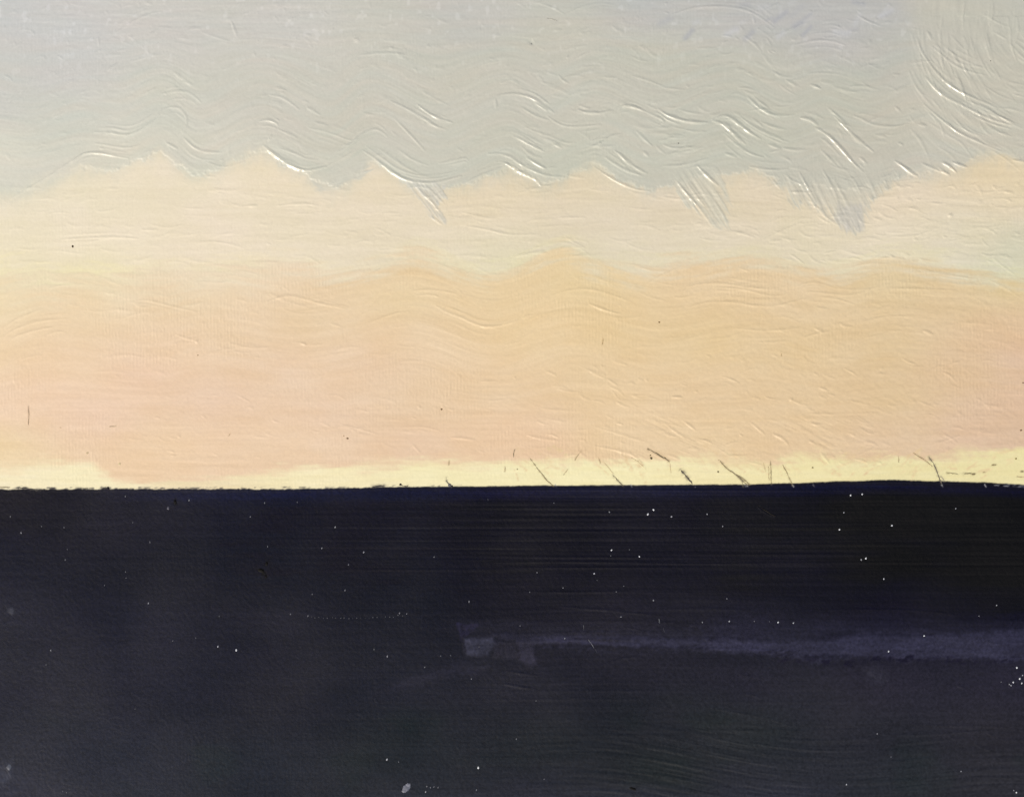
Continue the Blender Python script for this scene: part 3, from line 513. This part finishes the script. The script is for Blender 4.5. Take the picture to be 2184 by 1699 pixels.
HAIRS = [
    (8, [(1108, 718), (1100, 742), (1102, 765)], 1.1, BRN, 'yl'), (8, [(1200, 775), (1240, 830), (1270, 868), (1300, 905), (1340, 940)], 1.2, (140, 124, 92), 'yl'), (8, [(1500, 735), (1475, 760), (1465, 785)], 1.0, FAINT, 'yl'),
    (8, [(1605, 765), (1616, 802)], .9, FAINT, 'yl'), (8, [(1422, 838), (1398, 872)], 1.0, FAINT, 'yl'), (8, [(1690, 875), (1720, 905), (1752, 936)], 1.5, (110, 100, 80), 'yl'), (8, [(1895, 715), (1940, 740), (1990, 770), (2022, 790)], 1.4, (92, 78, 54), 'yl'),
    (8, [(2095, 845), (2130, 885), (2160, 926)], 2.6, BLK, 'yl'), (8, [(1800, 770), (1850, 800), (1882, 835)], 1.0, FAINT2, 'yl'), (8, [(720, 785), (718, 812)], .9, FAINT, 'yl'), (8, [(702, 888), (706, 915), (735, 942)], 1.4, (84, 80, 76), 'yl'),
    (8, [(422, 930), (452, 938), (478, 933)], 1.4, BLK, 'yl'), (8, [(1050, 822), (1050, 850)], .9, FAINT, 'yl'), (8, [(1640, 800), (1690, 860)], .7, FAINT2, 'yl'), (8, [(2025, 790), (2035, 860)], .8, FAINT2, 'yl'),
    (9, [(385, 790), (430, 840), (480, 870), (530, 900), (562, 932)], 1.3, (128, 113, 82), 'yl'), (9, [(450, 850), (500, 890), (545, 934)], 1.3, (118, 104, 80), 'yl'), (9, [(500, 880), (515, 905), (520, 938)], 1.4, (150, 140, 110), 'yl'), (9, [(680, 788), (684, 850), (687, 926)], 1.2, (140, 124, 92), 'yl'), (9, [(668, 820), (675, 900)], .8, FAINT, 'yl'),
    (9, [(755, 812), (780, 860), (812, 932)], 1.2, (146, 128, 94), 'yl'), (9, [(1530, 742), (1600, 785), (1640, 820)], 1.0, (152, 130, 94), 'yl'), (9, [(1620, 765), (1650, 805), (1668, 850), (1682, 890), (1696, 926)], 1.7, (96, 88, 78), 'yl'), (9, [(1690, 880), (1712, 910)], 1.4, (170, 160, 140), 'yl'),
    (9, [(1728, 858), (1760, 862), (1792, 866)], 1.3, (110, 96, 66), 'yl'), (9, [(1828, 864), (1860, 863), (1892, 866)], 1.6, (88, 74, 50), 'yl'), (9, [(1940, 858), (1955, 857)], 1.0, FAINT, 'yl'), (9, [(1992, 812), (2018, 812)], 1.5, (104, 88, 62), 'yl'), (9, [(1440, 760), (1442, 797)], .9, FAINT, 'yl'),
    (9, [(385, 790), (372, 782)], .8, FAINT, 'yl'), (9, [(2168, 850), (2184, 852)], 1.3, BRN, 'yl'), (9, [(2140, 880), (2184, 884)], .8, FAINT, 'yl'), (9, [(640, 800), (655, 850)], .7, FAINT2, 'yl'),
    (7, [(169, 465), (171, 520), (168, 575)], 1.1, (178, 150, 122), 'og'), (7, [(110, 945), (150, 950), (200, 958), (245, 962)], 1.8, (48, 46, 48), 'yl'), (7, [(0, 945), (60, 943)], .9, (120, 108, 84), 'yl'), (7, [(480, 950), (520, 952)], 1.2, (60, 56, 54), 'yl'), (7, [(600, 952), (650, 948)], 1.8, (44, 42, 46), 'yl'),
    (7, [(650, 585), (690, 582)], .8, (196, 170, 138), 'og'), (8, [(265, 942), (300, 938), (332, 937)], 2.4, (40, 38, 44), 'yl'), (7, [(1355, 640), (1368, 622)], .9, (200, 172, 138), 'og'), (2, [(1300, 110), (1360, 125)], 1.0, (182, 180, 170), 'gr'), (9, [(745, 150), (747, 168)], .8, (190, 160, 116), 'og'), (5, [(1630, 1030), (1628, 1068)], .8, (190, 160, 114), 'og')]
def smear(P, w, colour, alpha):
    """Paint pulled along a line: a broken, soft-edged stain of pigment."""
    P = smooth_line(P)
    js, is_ = window(P, w * 4)
    px, py = X[js, is_], Y[js, is_]
    d, sd, run, tot = polydist(px, py, P)
    m = np.exp(-(d / w) ** 2) * alpha * np.clip(0.55 + 0.9 * vnoise(px / 7 + py / 9, py / 5, 661), 0, 1.2)
    m = np.clip(m, 0, 0.95)[..., None]
    C[js, is_] = C[js, is_] * (1 - m) + np.asarray(colour, float) * m
for (t, P, w, c, par) in HAIRS:
    smear(D(t, P), w * 1.7, c, 0.55)
# peach dragged down into the yellow, in slanting touches
for _ in range(120):
    x = rng.uniform(1080, 2184); y = rng.uniform(950, 1004)
    a = math.radians(rng.normal(48 if x < 1800 else 150, 16)); l = rng.uniform(8, 34)
    smear([(x, y), (x + l * 0.5 * math.cos(a) + 1.5, y + l * 0.5 * math.sin(a)), (x + l * math.cos(a), y + l * math.sin(a))], rng.uniform(1.5, 4.0), (228, 200, 156) if rng.random() < 0.7 else (236, 216, 168), rng.uniform(0.3, 0.8))
# ticks of dark paint along the left of the horizon, dry white drag at its right end
for _ in range(46):
    x = rng.uniform(0, 700) if rng.random() < 0.75 else rng.uniform(700, 1200)
    y = float(curve(horizon, np.array(x), False)) + rng.uniform(-4.5, -0.5)
    smear([(x, y), (x + rng.uniform(4, 24), y + rng.uniform(-0.6, 1.2))], rng.uniform(0.8, 1.9), (58, 55, 58), rng.uniform(0.25, 0.65))
for _ in range(14):
    x = rng.uniform(2110, 2184); y = float(curve(horizon, np.array(x), False)) + rng.uniform(0, 6)
    smear([(x, y), (x + rng.uniform(8, 40), y + rng.uniform(0, 3))], rng.uniform(0.7, 1.5), (150, 150, 152), rng.uniform(0.3, 0.8))
for _ in range(34):
    x = rng.uniform(1080, 2100); y = rng.uniform(1335, 1400) - max(0, (1500 - x)) * 0.03; l = rng.uniform(40, 190)
    smear([(x, y), (x + l * 0.5, y + rng.uniform(-2, 3)), (x + l, y + rng.uniform(-3, 5))], rng.uniform(2, 6), (60, 59, 78) if x > 1500 else (50, 49, 63), rng.uniform(0.15, 0.5))
for _ in range(22):
    x = rng.uniform(1160, 2170); y = 1393 + 16 * np.sin((x - 1600) / 190.0) + rng.uniform(-9, 8) - max(0, 1700 - x) * 0.035; l = rng.uniform(20, 90)
    smear([(x, y), (x + l, y + rng.uniform(-3, 3))], rng.uniform(2, 6), (36, 35, 46), rng.uniform(0.3, 0.8))
for _ in range(60):
    x = rng.uniform(1650, 2184); y = float(np.interp(x, [1650, 1760, 1800, 1850, 1960, 2184], [1402, 1412, 1413, 1403, 1404, 1412])) + rng.uniform(-5, 5); l = rng.uniform(4, 16)
    smear([(x, y), (x + l, y + rng.uniform(-3, 3))], rng.uniform(2, 5), (33, 31, 44), rng.uniform(0.4, 0.95))
smear(D('b', [(912, 925), (930, 868), (975, 838), (1030, 840), (1058, 875), (1058, 920)]), 6, (38, 37, 45), 0.9)
smear(D('b', [(950, 900), (985, 870), (1020, 885)]), 5, (44, 42, 51), 0.6)
smear(D('b', [(745, 740), (750, 800), (768, 905)]), 3, (33, 32, 41), 0.7)
smear(D('b', [(1160, 860), (1155, 930), (1190, 948)]), 4, (35, 34, 42), 0.8)
smear(D('a', [(1430, 425), (1460, 440), (1478, 470)]), 4.5, (22, 22, 26), 1.0)
smear(D('a', [(1475, 400), (1495, 385)]), 3.5, (25, 25, 30), 0.8)
smear(D('a', [(975, 45), (978, 70)]), 3, (24, 23, 28), 0.9)
for x in (1184, 1345, 1480, 1588, 1592, 1690, 1734, 2100, 2008):
    smear([(x, 1033), (x + 3, 1038)], 1.2, (170, 168, 166), 0.8)
C = np.clip(C, 0, 252)

# ------------------------------------------------------------------ materials
def material(name):
    m = bpy.data.materials.new(name); m.use_nodes = True
    nt = m.node_tree
    return m, nt, nt.nodes['Principled BSDF']

def paint_material(name, rough, spec, bump, grain=0.025):
    m, nt, b = material(name)
    N, Lk = nt.nodes, nt.links
    att = N.new('ShaderNodeAttribute'); att.attribute_name = 'pigment'
    tc = N.new('ShaderNodeTexCoord')
    mp = N.new('ShaderNodeMapping'); mp.inputs['Scale'].default_value = (1, 1, 0.2)
    Lk.new(tc.outputs['Object'], mp.inputs['Vector'])
    fine = N.new('ShaderNodeTexNoise'); fine.inputs['Scale'].default_value = 1900; fine.inputs['Detail'].default_value = 3
    Lk.new(mp.outputs[0], fine.inputs['Vector'])
    # grains of pigment
    mr = N.new('ShaderNodeMapRange'); mr.inputs['From Min'].default_value = 0.3; mr.inputs['From Max'].default_value = 0.7
    mr.inputs['To Min'].default_value = 1 - grain; mr.inputs['To Max'].default_value = 1 + grain
    Lk.new(fine.outputs['Fac'], mr.inputs['Value'])
    mx = N.new('ShaderNodeMix'); mx.data_type = 'RGBA'; mx.blend_type = 'MULTIPLY'; mx.inputs['Factor'].default_value = 1.0
    Lk.new(att.outputs['Color'], mx.inputs['A']); Lk.new(mr.outputs[0], mx.inputs['B'])
    Lk.new(mx.outputs['Result'], b.inputs['Base Color'])
    # gloss wanders: oil-rich and lean places
    big = N.new('ShaderNodeTexNoise'); big.inputs['Scale'].default_value = 60; big.inputs['Detail'].default_value = 3
    Lk.new(mp.outputs[0], big.inputs['Vector'])
    mr2 = N.new('ShaderNodeMapRange'); mr2.inputs['From Min'].default_value = 0.3; mr2.inputs['From Max'].default_value = 0.7
    mr2.inputs['To Min'].default_value = rough - 0.05; mr2.inputs['To Max'].default_value = rough + 0.07
    Lk.new(big.outputs['Fac'], mr2.inputs['Value']); Lk.new(mr2.outputs[0], b.inputs['Roughness'])
    b.inputs['Specular IOR Level'].default_value = spec
    bp = N.new('ShaderNodeBump'); bp.inputs['Strength'].default_value = bump; bp.inputs['Distance'].default_value = 0.00006
    Lk.new(fine.outputs['Fac'], bp.inputs['Height']); Lk.new(bp.outputs[0], b.inputs['Normal'])
    return m

def plain_material(name, c1, c2, scale, rough, bump=0.2, dist=0.0005):
    m, nt, b = material(name)
    N, Lk = nt.nodes, nt.links
    tc = N.new('ShaderNodeTexCoord')
    no = N.new('ShaderNodeTexNoise'); no.inputs['Scale'].default_value = scale; no.inputs['Detail'].default_value = 5
    Lk.new(tc.outputs['Object'], no.inputs['Vector'])
    rp = N.new('ShaderNodeValToRGB')
    rp.color_ramp.elements[0].position = 0.3; rp.color_ramp.elements[1].position = 0.7
    rp.color_ramp.elements[0].color = (*c1, 1); rp.color_ramp.elements[1].color = (*c2, 1)
    Lk.new(no.outputs['Fac'], rp.inputs['Fac']); Lk.new(rp.outputs['Color'], b.inputs['Base Color'])
    b.inputs['Roughness'].default_value = rough
    bp = N.new('ShaderNodeBump'); bp.inputs['Strength'].default_value = bump; bp.inputs['Distance'].default_value = dist
    Lk.new(no.outputs['Fac'], bp.inputs['Height']); Lk.new(bp.outputs[0], b.inputs['Normal'])
    return m

M_sky = paint_material('oil_paint_light', 0.25, 0.5, 0.3)
M_dark = paint_material('oil_paint_dark', 0.29, 0.25, 0.38, 0.3)
M_canvas = plain_material('primed_canvas', (0.62, 0.60, 0.55), (0.72, 0.70, 0.65), 900, 0.85)
M_ground = plain_material('stone_ground', (0.28, 0.27, 0.25), (0.40, 0.38, 0.35), 14, 0.9, 0.4, 0.002)

# ------------------------------------------------------------------ the setting
def grid_mesh(name, verts, faces, mat, parent=None, smooth=False):
    me = bpy.data.meshes.new(name)
    me.from_pydata(verts, [], faces); me.update()
    if smooth:
        me.polygons.foreach_set('use_smooth', [True] * len(me.polygons))
    me.materials.append(mat)
    o = bpy.data.objects.new(name, me); COL.objects.link(o)
    if parent:
        o.parent = parent
    return o
g = 6000.0
ground = grid_mesh('ground', [(-g, -g, 0), (g, -g, 0), (g, g, 0), (-g, g, 0)], [(0, 1, 2, 3)], M_ground)
ground['kind'] = 'structure'

# ------------------------------------------------------------------ the painting
painting = bpy.data.objects.new('oil_painting', None)
COL.objects.link(painting)
painting['label'] = 'oil painting of a pale grey and peach sky above a dark navy foreground'
painting['category'] = 'painting'
painting.empty_display_size = 0.05

HW = (DW / 2 + MX) * S; HH = (DH / 2 + MX) * S
# canvas stretched over bars: rounded front edges, folded sides
def canvas_mesh():
    prof = [(0.0, 0.0005), (0.0, TOP - 0.0042), (-0.0008, TOP - 0.0022), (-0.0022, TOP - 0.0008), (-0.0045, TOP - 0.00035)]
    v, f = [], []
    for (ins, z) in prof:
        a, b = HW + ins + 0.0030, HH + ins + 0.0030
        v += [(-a, -b, z), (a, -b, z), (a, b, z), (-a, b, z)]
    for r in range(len(prof) - 1):
        for k in range(4):
            k2 = (k + 1) % 4
            f.append((r * 4 + k, r * 4 + k2, r * 4 + 4 + k2, r * 4 + 4 + k))
    n = (len(prof) - 1) * 4
    f.append((n, n + 1, n + 2, n + 3)); f.append((3, 2, 1, 0))
    return v, f
cv, cf = canvas_mesh()
canvas = grid_mesh('canvas', cv, cf, M_canvas, painting)

XYZ = np.stack([(X - DW / 2) * S, -(Y - DH / 2) * S, TOP + H * S], -1).astype(np.float32).reshape(-1, 3)
Hy, Hx = np.gradient(H, STEP)
NRM = np.stack([-Hx, Hy, np.ones_like(Hx)], -1)
NRM /= np.linalg.norm(NRM, axis=-1, keepdims=True)
NRM = NRM.reshape(-1, 3).astype(np.float32)
PIG = np.ones((NX * NY, 4), np.float32)
PIG[:, :3] = pig(C).reshape(-1, 3)

def surface_piece(name, cells, mat, parent):
    """A mesh made of the given cells of the painted surface."""
    j, i = cells // (NX - 1), cells % (NX - 1)
    a = j * NX + i
    q = np.stack([a + NX, a + NX + 1, a + 1, a], -1)             # counter-clockwise seen from above
    u, inv = np.unique(q.ravel(), return_inverse=True)
    n = len(cells)
    me = bpy.data.meshes.new(name)
    me.vertices.add(len(u)); me.vertices.foreach_set('co', XYZ[u].ravel())
    me.loops.add(n * 4); me.loops.foreach_set('vertex_index', inv.astype(np.int32).ravel())
    me.polygons.add(n)
    me.polygons.foreach_set('loop_start', np.arange(0, n * 4, 4, dtype=np.int32))
    me.polygons.foreach_set('use_smooth', np.ones(n, bool))
    me.update(calc_edges=True)
    at = me.attributes.new('pigment', 'FLOAT_COLOR', 'POINT'); at.data.foreach_set('color', PIG[u].ravel())
    me.normals_split_custom_set_from_vertices(NRM[u])
    me.materials.append(mat)
    o = bpy.data.objects.new(name, me); COL.objects.link(o)
    o.parent = parent
    return o

cellL = L[:-1, :-1].ravel(); cellP = PIECE[:-1, :-1].ravel()
# a mark keeps only cells; tiny leftovers go back to their layer
cnt = np.bincount(cellP, minlength=len(MARKS))
small = cnt < 24
cellP = np.where(small[cellP], 0, cellP)
key = np.where(cellP == 0, cellL, 5 + cellP)
order = np.argsort(key, kind='stable'); ks = key[order]
ids, starts = np.unique(ks, return_index=True)
groups = {int(k): order[s:e] for k, s, e in zip(ids, starts, list(starts[1:]) + [len(order)])}
LAYERS = [('grey_paint', 'pale grey paint across the top, wavy along its lower edge', M_sky),
          ('cream_paint', 'cream paint under the grey', M_sky),
          ('orange_paint', 'peach orange paint with faint wavy brush lines', M_sky),
          ('yellow_paint', 'thin pale yellow strip along the horizon', M_sky),
          ('dark_paint', 'smooth dark navy paint below the horizon', M_dark)]
layer_obj = []
for k, (nm, lb, mt) in enumerate(LAYERS):
    o = surface_piece(nm, groups[k], mt, painting)
    o['label'] = lb
    layer_obj.append(o)
for k, cells in groups.items():
    if k < 5:
        continue
    nm, lay, lb = MARKS[k - 5]
    o = surface_piece(nm, cells, LAYERS[lay][2], layer_obj[lay])
    if lb:
        o['label'] = lb

# ------------------------------------------------------------------ hairs, scratches, specks
def height_at(x, y):
    i = min(max(int(round((x - gx[0]) / STEP)), 0), NX - 1); j = min(max(int(round((y - gy[0]) / STEP)), 0), NY - 1)
    return float(H[j, i])
def wpos(x, y, dz=0.0):
    return ((x - DW / 2) * S, -(y - DH / 2) * S, TOP + (height_at(x, y) + dz) * S)

_mats = {}
def mark_material(c, rough=0.6):
    key_ = tuple(int(v) for v in c)
    if key_ not in _mats:
        a = pig(c)
        _mats[key_] = plain_material('mark_%s' % ('light' if sum(c) > 300 else 'dark'), tuple(a * 0.8), tuple(np.clip(a * 1.2, 0, .9)), 2500, rough, 0.2, 0.00005)
    if sum(c) < 200:
        _mats[key_].node_tree.nodes['Principled BSDF'].inputs['Specular IOR Level'].default_value = 0.1
    return _mats[key_]

def bristle(P, w, c, parent, name='bristle', z0=0.0):
    """A hair stuck in the paint: a low tapering tube."""
    P = smooth_line(P, 1)
    # resample
    seg = np.hypot(*(P[1:] - P[:-1]).T); cum = np.concatenate([[0], np.cumsum(seg)])
    n = max(4, int(cum[-1] / 5) + 1)
    s = np.linspace(0, cum[-1], n)
    Q = np.stack([np.interp(s, cum, P[:, 0]), np.interp(s, cum, P[:, 1])], -1)
    Q[1:-1] += rng.normal(0, 0.5, Q[1:-1].shape)
    v, f = [], []
    for k in range(n):
        a, b = Q[max(k - 1, 0)], Q[min(k + 1, n - 1)]
        t = (b - a) / (np.hypot(*(b - a)) + 1e-6); nr = np.array([-t[1], t[0]])
        ww = (0.85 if rng.random() > 0.28 else 0.3) * w * (0.30 + 0.70 * math.sin(math.pi * (0.12 + 0.76 * k / (n - 1)))) * rng.uniform(0.65, 1.25)
        for q, hh in ((-1, -0.3), (-0.55, 0.35), (0.55, 0.35), (1, -0.3)):
            p = Q[k] + nr * q * ww
            v.append(wpos(p[0], p[1], hh * min(ww, 1.6) + 0.25 + z0))
    for k in range(n - 1):
        for q in range(3):
            f.append((k * 4 + q, k * 4 + q + 1, k * 4 + 5 + q, k * 4 + 4 + q))
        f.append((k * 4 + 3, k * 4, k * 4 + 4, k * 4 + 7))
    f.append((0, 1, 2, 3)); f.append((n * 4 - 1, n * 4 - 2, n * 4 - 3, n * 4 - 4))
    return grid_mesh(name, v, f, mark_material(c), parent, True)

def speck(x, y, rx, ry, c, parent, name, rot=0.0, hgt=0.5, jag=0.25, n=9):
    v = [wpos(x + 0.1 * rx, y, hgt)]
    for ring, rr, hz in ((0, 0.62, 0.75), (1, 1.0, -0.35)):
        for k in range(n):
            a = 2 * math.pi * k / n
            r = rr * (1 + rng.uniform(-jag, jag))
            dx, dy = rx * r * math.cos(a), ry * r * math.sin(a)
            v.append(wpos(x + dx * math.cos(rot) - dy * math.sin(rot), y + dx * math.sin(rot) + dy * math.cos(rot), hz * hgt + (0.05 if ring == 0 else 0)))
    f = [(0, 1 + (k + 1) % n, 1 + k) for k in range(n)]
    f += [(1 + k, 1 + (k + 1) % n, 1 + n + (k + 1) % n, 1 + n + k) for k in range(n)]
    return grid_mesh(name, v, f, mark_material(c, 0.5), parent, True)

yl, og, dk, gr, cr = layer_obj[YELLOW], layer_obj[ORANGE], layer_obj[DARK], layer_obj[GREY], layer_obj[CREAM]
for (t, P, w, c, par) in HAIRS:
    par = {'yl': yl, 'og': og, 'gr': gr}[par]
    bristle(D(t, P), w, tuple(0.82 * v + 0.18 * u for v, u in zip(c, (236, 218, 172))), par)
bristle(D(9, [(610, 1050), (640, 1072), (670, 1095), (712, 1116)]), 1.1, (52, 48, 44), dk, 'scratch')

for (t, x, y, r, c, par) in [
    (4, 431, 489, 3.0, (62, 48, 34), cr), (8, 675, 482, 2.4, (132, 104, 72), og), (8, 118, 655, 2.4, (134, 108, 80), og), (8, 95, 640, 1.4, (176, 146, 112), og), (8, 1917, 772, 3.6, (92, 78, 50), yl), (8, 1912, 755, 2.0, (130, 112, 74), yl), (8, 1123, 838, 2.0, (170, 156, 116), yl), (8, 1050, 838, 1.5, (178, 160, 118), yl),
    (8, 722, 930, 4.6, (92, 92, 96), yl), (8, 736, 940, 3.6, (60, 58, 60), yl), (8, 432, 928, 3.0, (58, 54, 52), yl), (9, 932, 828, 2.2, (150, 136, 90), yl), (9, 372, 852, 2.6, (128, 116, 78), yl), (9, 2136, 775, 2.3, (150, 132, 86), yl), (9, 2166, 607, 2.4, (128, 96, 70), og), (9, 2178, 326, 1.8, (120, 90, 66), og),
    (7, 517, 742, 3.2, (206, 182, 144), og), (7, 358, 592, 2.0, (198, 172, 140), og), (7, 708, 806, 3.6, (212, 190, 148), og), (7, 1172, 163, 1.8, (178, 152, 118), og), (7, 640, 950, 3.6, (44, 42, 46), yl), (7, 2056, 655, 2.0, (136, 112, 84), og), (2, 1207, 262, 2.6, (158, 156, 146), gr), (2, 2078, 850, 1.6, (110, 108, 98), gr), (3, 1986, 362, 1.4, (112, 110, 100), gr), (5, 1966, 938, 2.0, (150, 122, 84), og), (6, 22, 938, 2.0, (150, 122, 84), og)]:
    px, py = D(t, [(x, y)])[0]
    speck(px, py, r, r * rng.uniform(0.8, 1.2), c, par, 'speck', rng.uniform(0, 3), 0.6)

FL = {  # small pale flecks on the dark paint, each with its own brightness
'a': [(118, 229, .6), (58, 138, .4), (357, 198, .4), (232, 192, .25), (363, 378, .4), (698, 445, .3), (702, 478, .3), (826, 620, .7), (283, 882, .55), (257, 960, .3), (1053, 47, .55), (698, 25, .4), (739, 170, .3), (835, 280, .4), (1213, 860, .8), (1315, 880, 1), (1866, 196, .6), (1792, 313, .5), (2025, 337, .6),
      (1940, 405, .4), (1920, 547, .4), (1738, 569, .4), (1490, 305, .4), (1394, 138, .4), (962, 828, .3), (582, 520, .3), (752, 1207, .3), (1715, 690, .45), (1617, 680, .4), (350, 1664, .3), (370, 1672, .3), (1473, 62, .4), (1655, 58, .25), (1090, 812, .25), (375, 320, .25), (1220, 692, .25)],
'b': [(1568, 113, .7), (1782, 125, 1.3), (1813, 100, 1.25), (1913, 138, .7), (1580, 325, 1), (1576, 355, .4), (1735, 360, 1), (1680, 322, .3), (1484, 455, .9), (1166, 449, .5), (1310, 534, .5), (1125, 558, .4), (1648, 524, .4), (1606, 555, .4), (787, 610, .5), (1813, 604, .6), (1633, 695, .7), (1320, 815, .6), (1071, 745, .4),
      (332, 915, .6), (258, 876, .4), (540, 975, .4), (593, 362, .4), (42, 195, .5), (1260, 62, .4), (400, 675, .5), (440, 678, .4), (330, 1488, .9), (395, 1502, .4), (838, 1535, 1.1), (1050, 1375, .5), (1160, 1162, .4), (545, 1668, .7), (552, 1638, .45), (572, 1643, .4), (592, 1640, .45), (615, 1644, .4), (800, 1040, .4), (828, 1658, .5), (1205, 1598, .4), (1500, 492, .3),
      (200, 335, .5), (116, 405, .4), (97, 547, .4), (630, 912, .3), (685, 910, .35), (843, 862, .3)],
'c': [(1087, 20, 1), (1151, 13, 1), (1049, 115, .8), (1025, 210, 1), (1317, 188, 1.2), (1672, 93, .7), (288, 124, .8), (90, 138, .8), (375, 191, .6), (1172, 370, 1.3), (1146, 378, .8), (1272, 484, .9), (398, 594, .5), (1900, 631, .6), (1802, 690, .5), (262, 726, .7), (412, 720, .8), (551, 720, .4), (683, 726, 1), (768, 729, .85), (1496, 801, 1), (1298, 888, 1),
      (2012, 978, 1.3), (2028, 1040, 1.2), (1992, 1060, 1.0), (2040, 1065, 1.0), (1980, 1076, .8), (2044, 1020, .8), (1925, 1057, .4), (1702, 1554, .6), (1064, 1627, .9), (2010, 1672, 1.2), (1995, 1660, .5), (635, 722, .3), (1312, 1474, .4), (1235, 1345, .5), (1970, 1070, .6)]}
for t in FL:
    for x, y, b in FL[t]:
        px, py = D(t, [(x, y)])[0]
        q = min(1.0, b)
        lum = 58 + 150 * q ** 1.3
        lum = round(lum / 18) * 18
        r = 1.05 + 1.15 * b
        tall = 1.7 if px < 1050 else 1.15
        speck(px, py, r * 0.8, r * tall * 0.85, (lum, lum, lum + 6 if lum < 240 else 250), dk, 'pale_fleck', rng.normal(0.15, 0.25), 0.5, 0.25, 7)
# a row of small dots, slightly paler than the dark paint
for k in range(24):
    x = 1560 + k * 23 + rng.uniform(-4, 4)
    y = 690 + 9 * math.sin(k / 7.0) + rng.uniform(-3, 3)
    if k > 21: y -= 6
    px, py = D('a', [(x + 150, y + 4)])[0]
    lum = int(rng.choice([62, 74, 92]))
    speck(px, py, 0.9, 1.7, (lum, lum, lum + 4), dk, 'pale_fleck', 0.1, 0.4, 0.2, 6)
# clots of pale paint, thin pale scratches and two dark pits
for (t, x, y, rx, ry, c) in [('b', 437, 1650, 8, 9, (104, 106, 118)), ('b', 448, 1632, 5, 6, (120, 121, 132)), ('b', 425, 1665, 5, 3.5, (112, 114, 124)), ('a', 937, 93, 3, 4, (78, 76, 88)), ('a', 975, 55, 4, 6, (22, 20, 26)), ('a', 1455, 438, 7, 5.5, (20, 20, 24)), ('a', 1485, 400, 3, 5, (24, 22, 28)), ('a', 1480, 470, 2, 5, (24, 24, 28)), ('a', 50, 1535, 6, 8, (76, 80, 92)), ('b', 1700, 1652, 8, 3, (26, 28, 28))]:
    px, py = D(t, [(x, y)])[0]
    speck(px, py, rx, ry, c, dk, 'paint_clot', rng.uniform(-0.4, 0.4), 0.5, 0.4, 12)
for (t, P, w, c) in [('b', [(1422, 738), (1424, 772)], .8, (92, 92, 98)), ('b', [(1450, 820), (1465, 840), (1482, 868)], .9, (120, 120, 126)), ('b', [(1845, 708), (1849, 732)], .8, (110, 110, 116)), ('b', [(1868, 758), (1876, 782)], .7, (92, 92, 98)), ('b', [(1485, 870), (1500, 895)], .6, (74, 74, 82)), ('c', [(20, 705), (25, 725)], .8, (110, 110, 116)), ('b', [(890, 40), (893, 52)], .8, (92, 92, 98))]:
    bristle(D(t, P), w, c, dk, 'scratch')
print('marks', len(MARKS), 'grid', NX, NY)
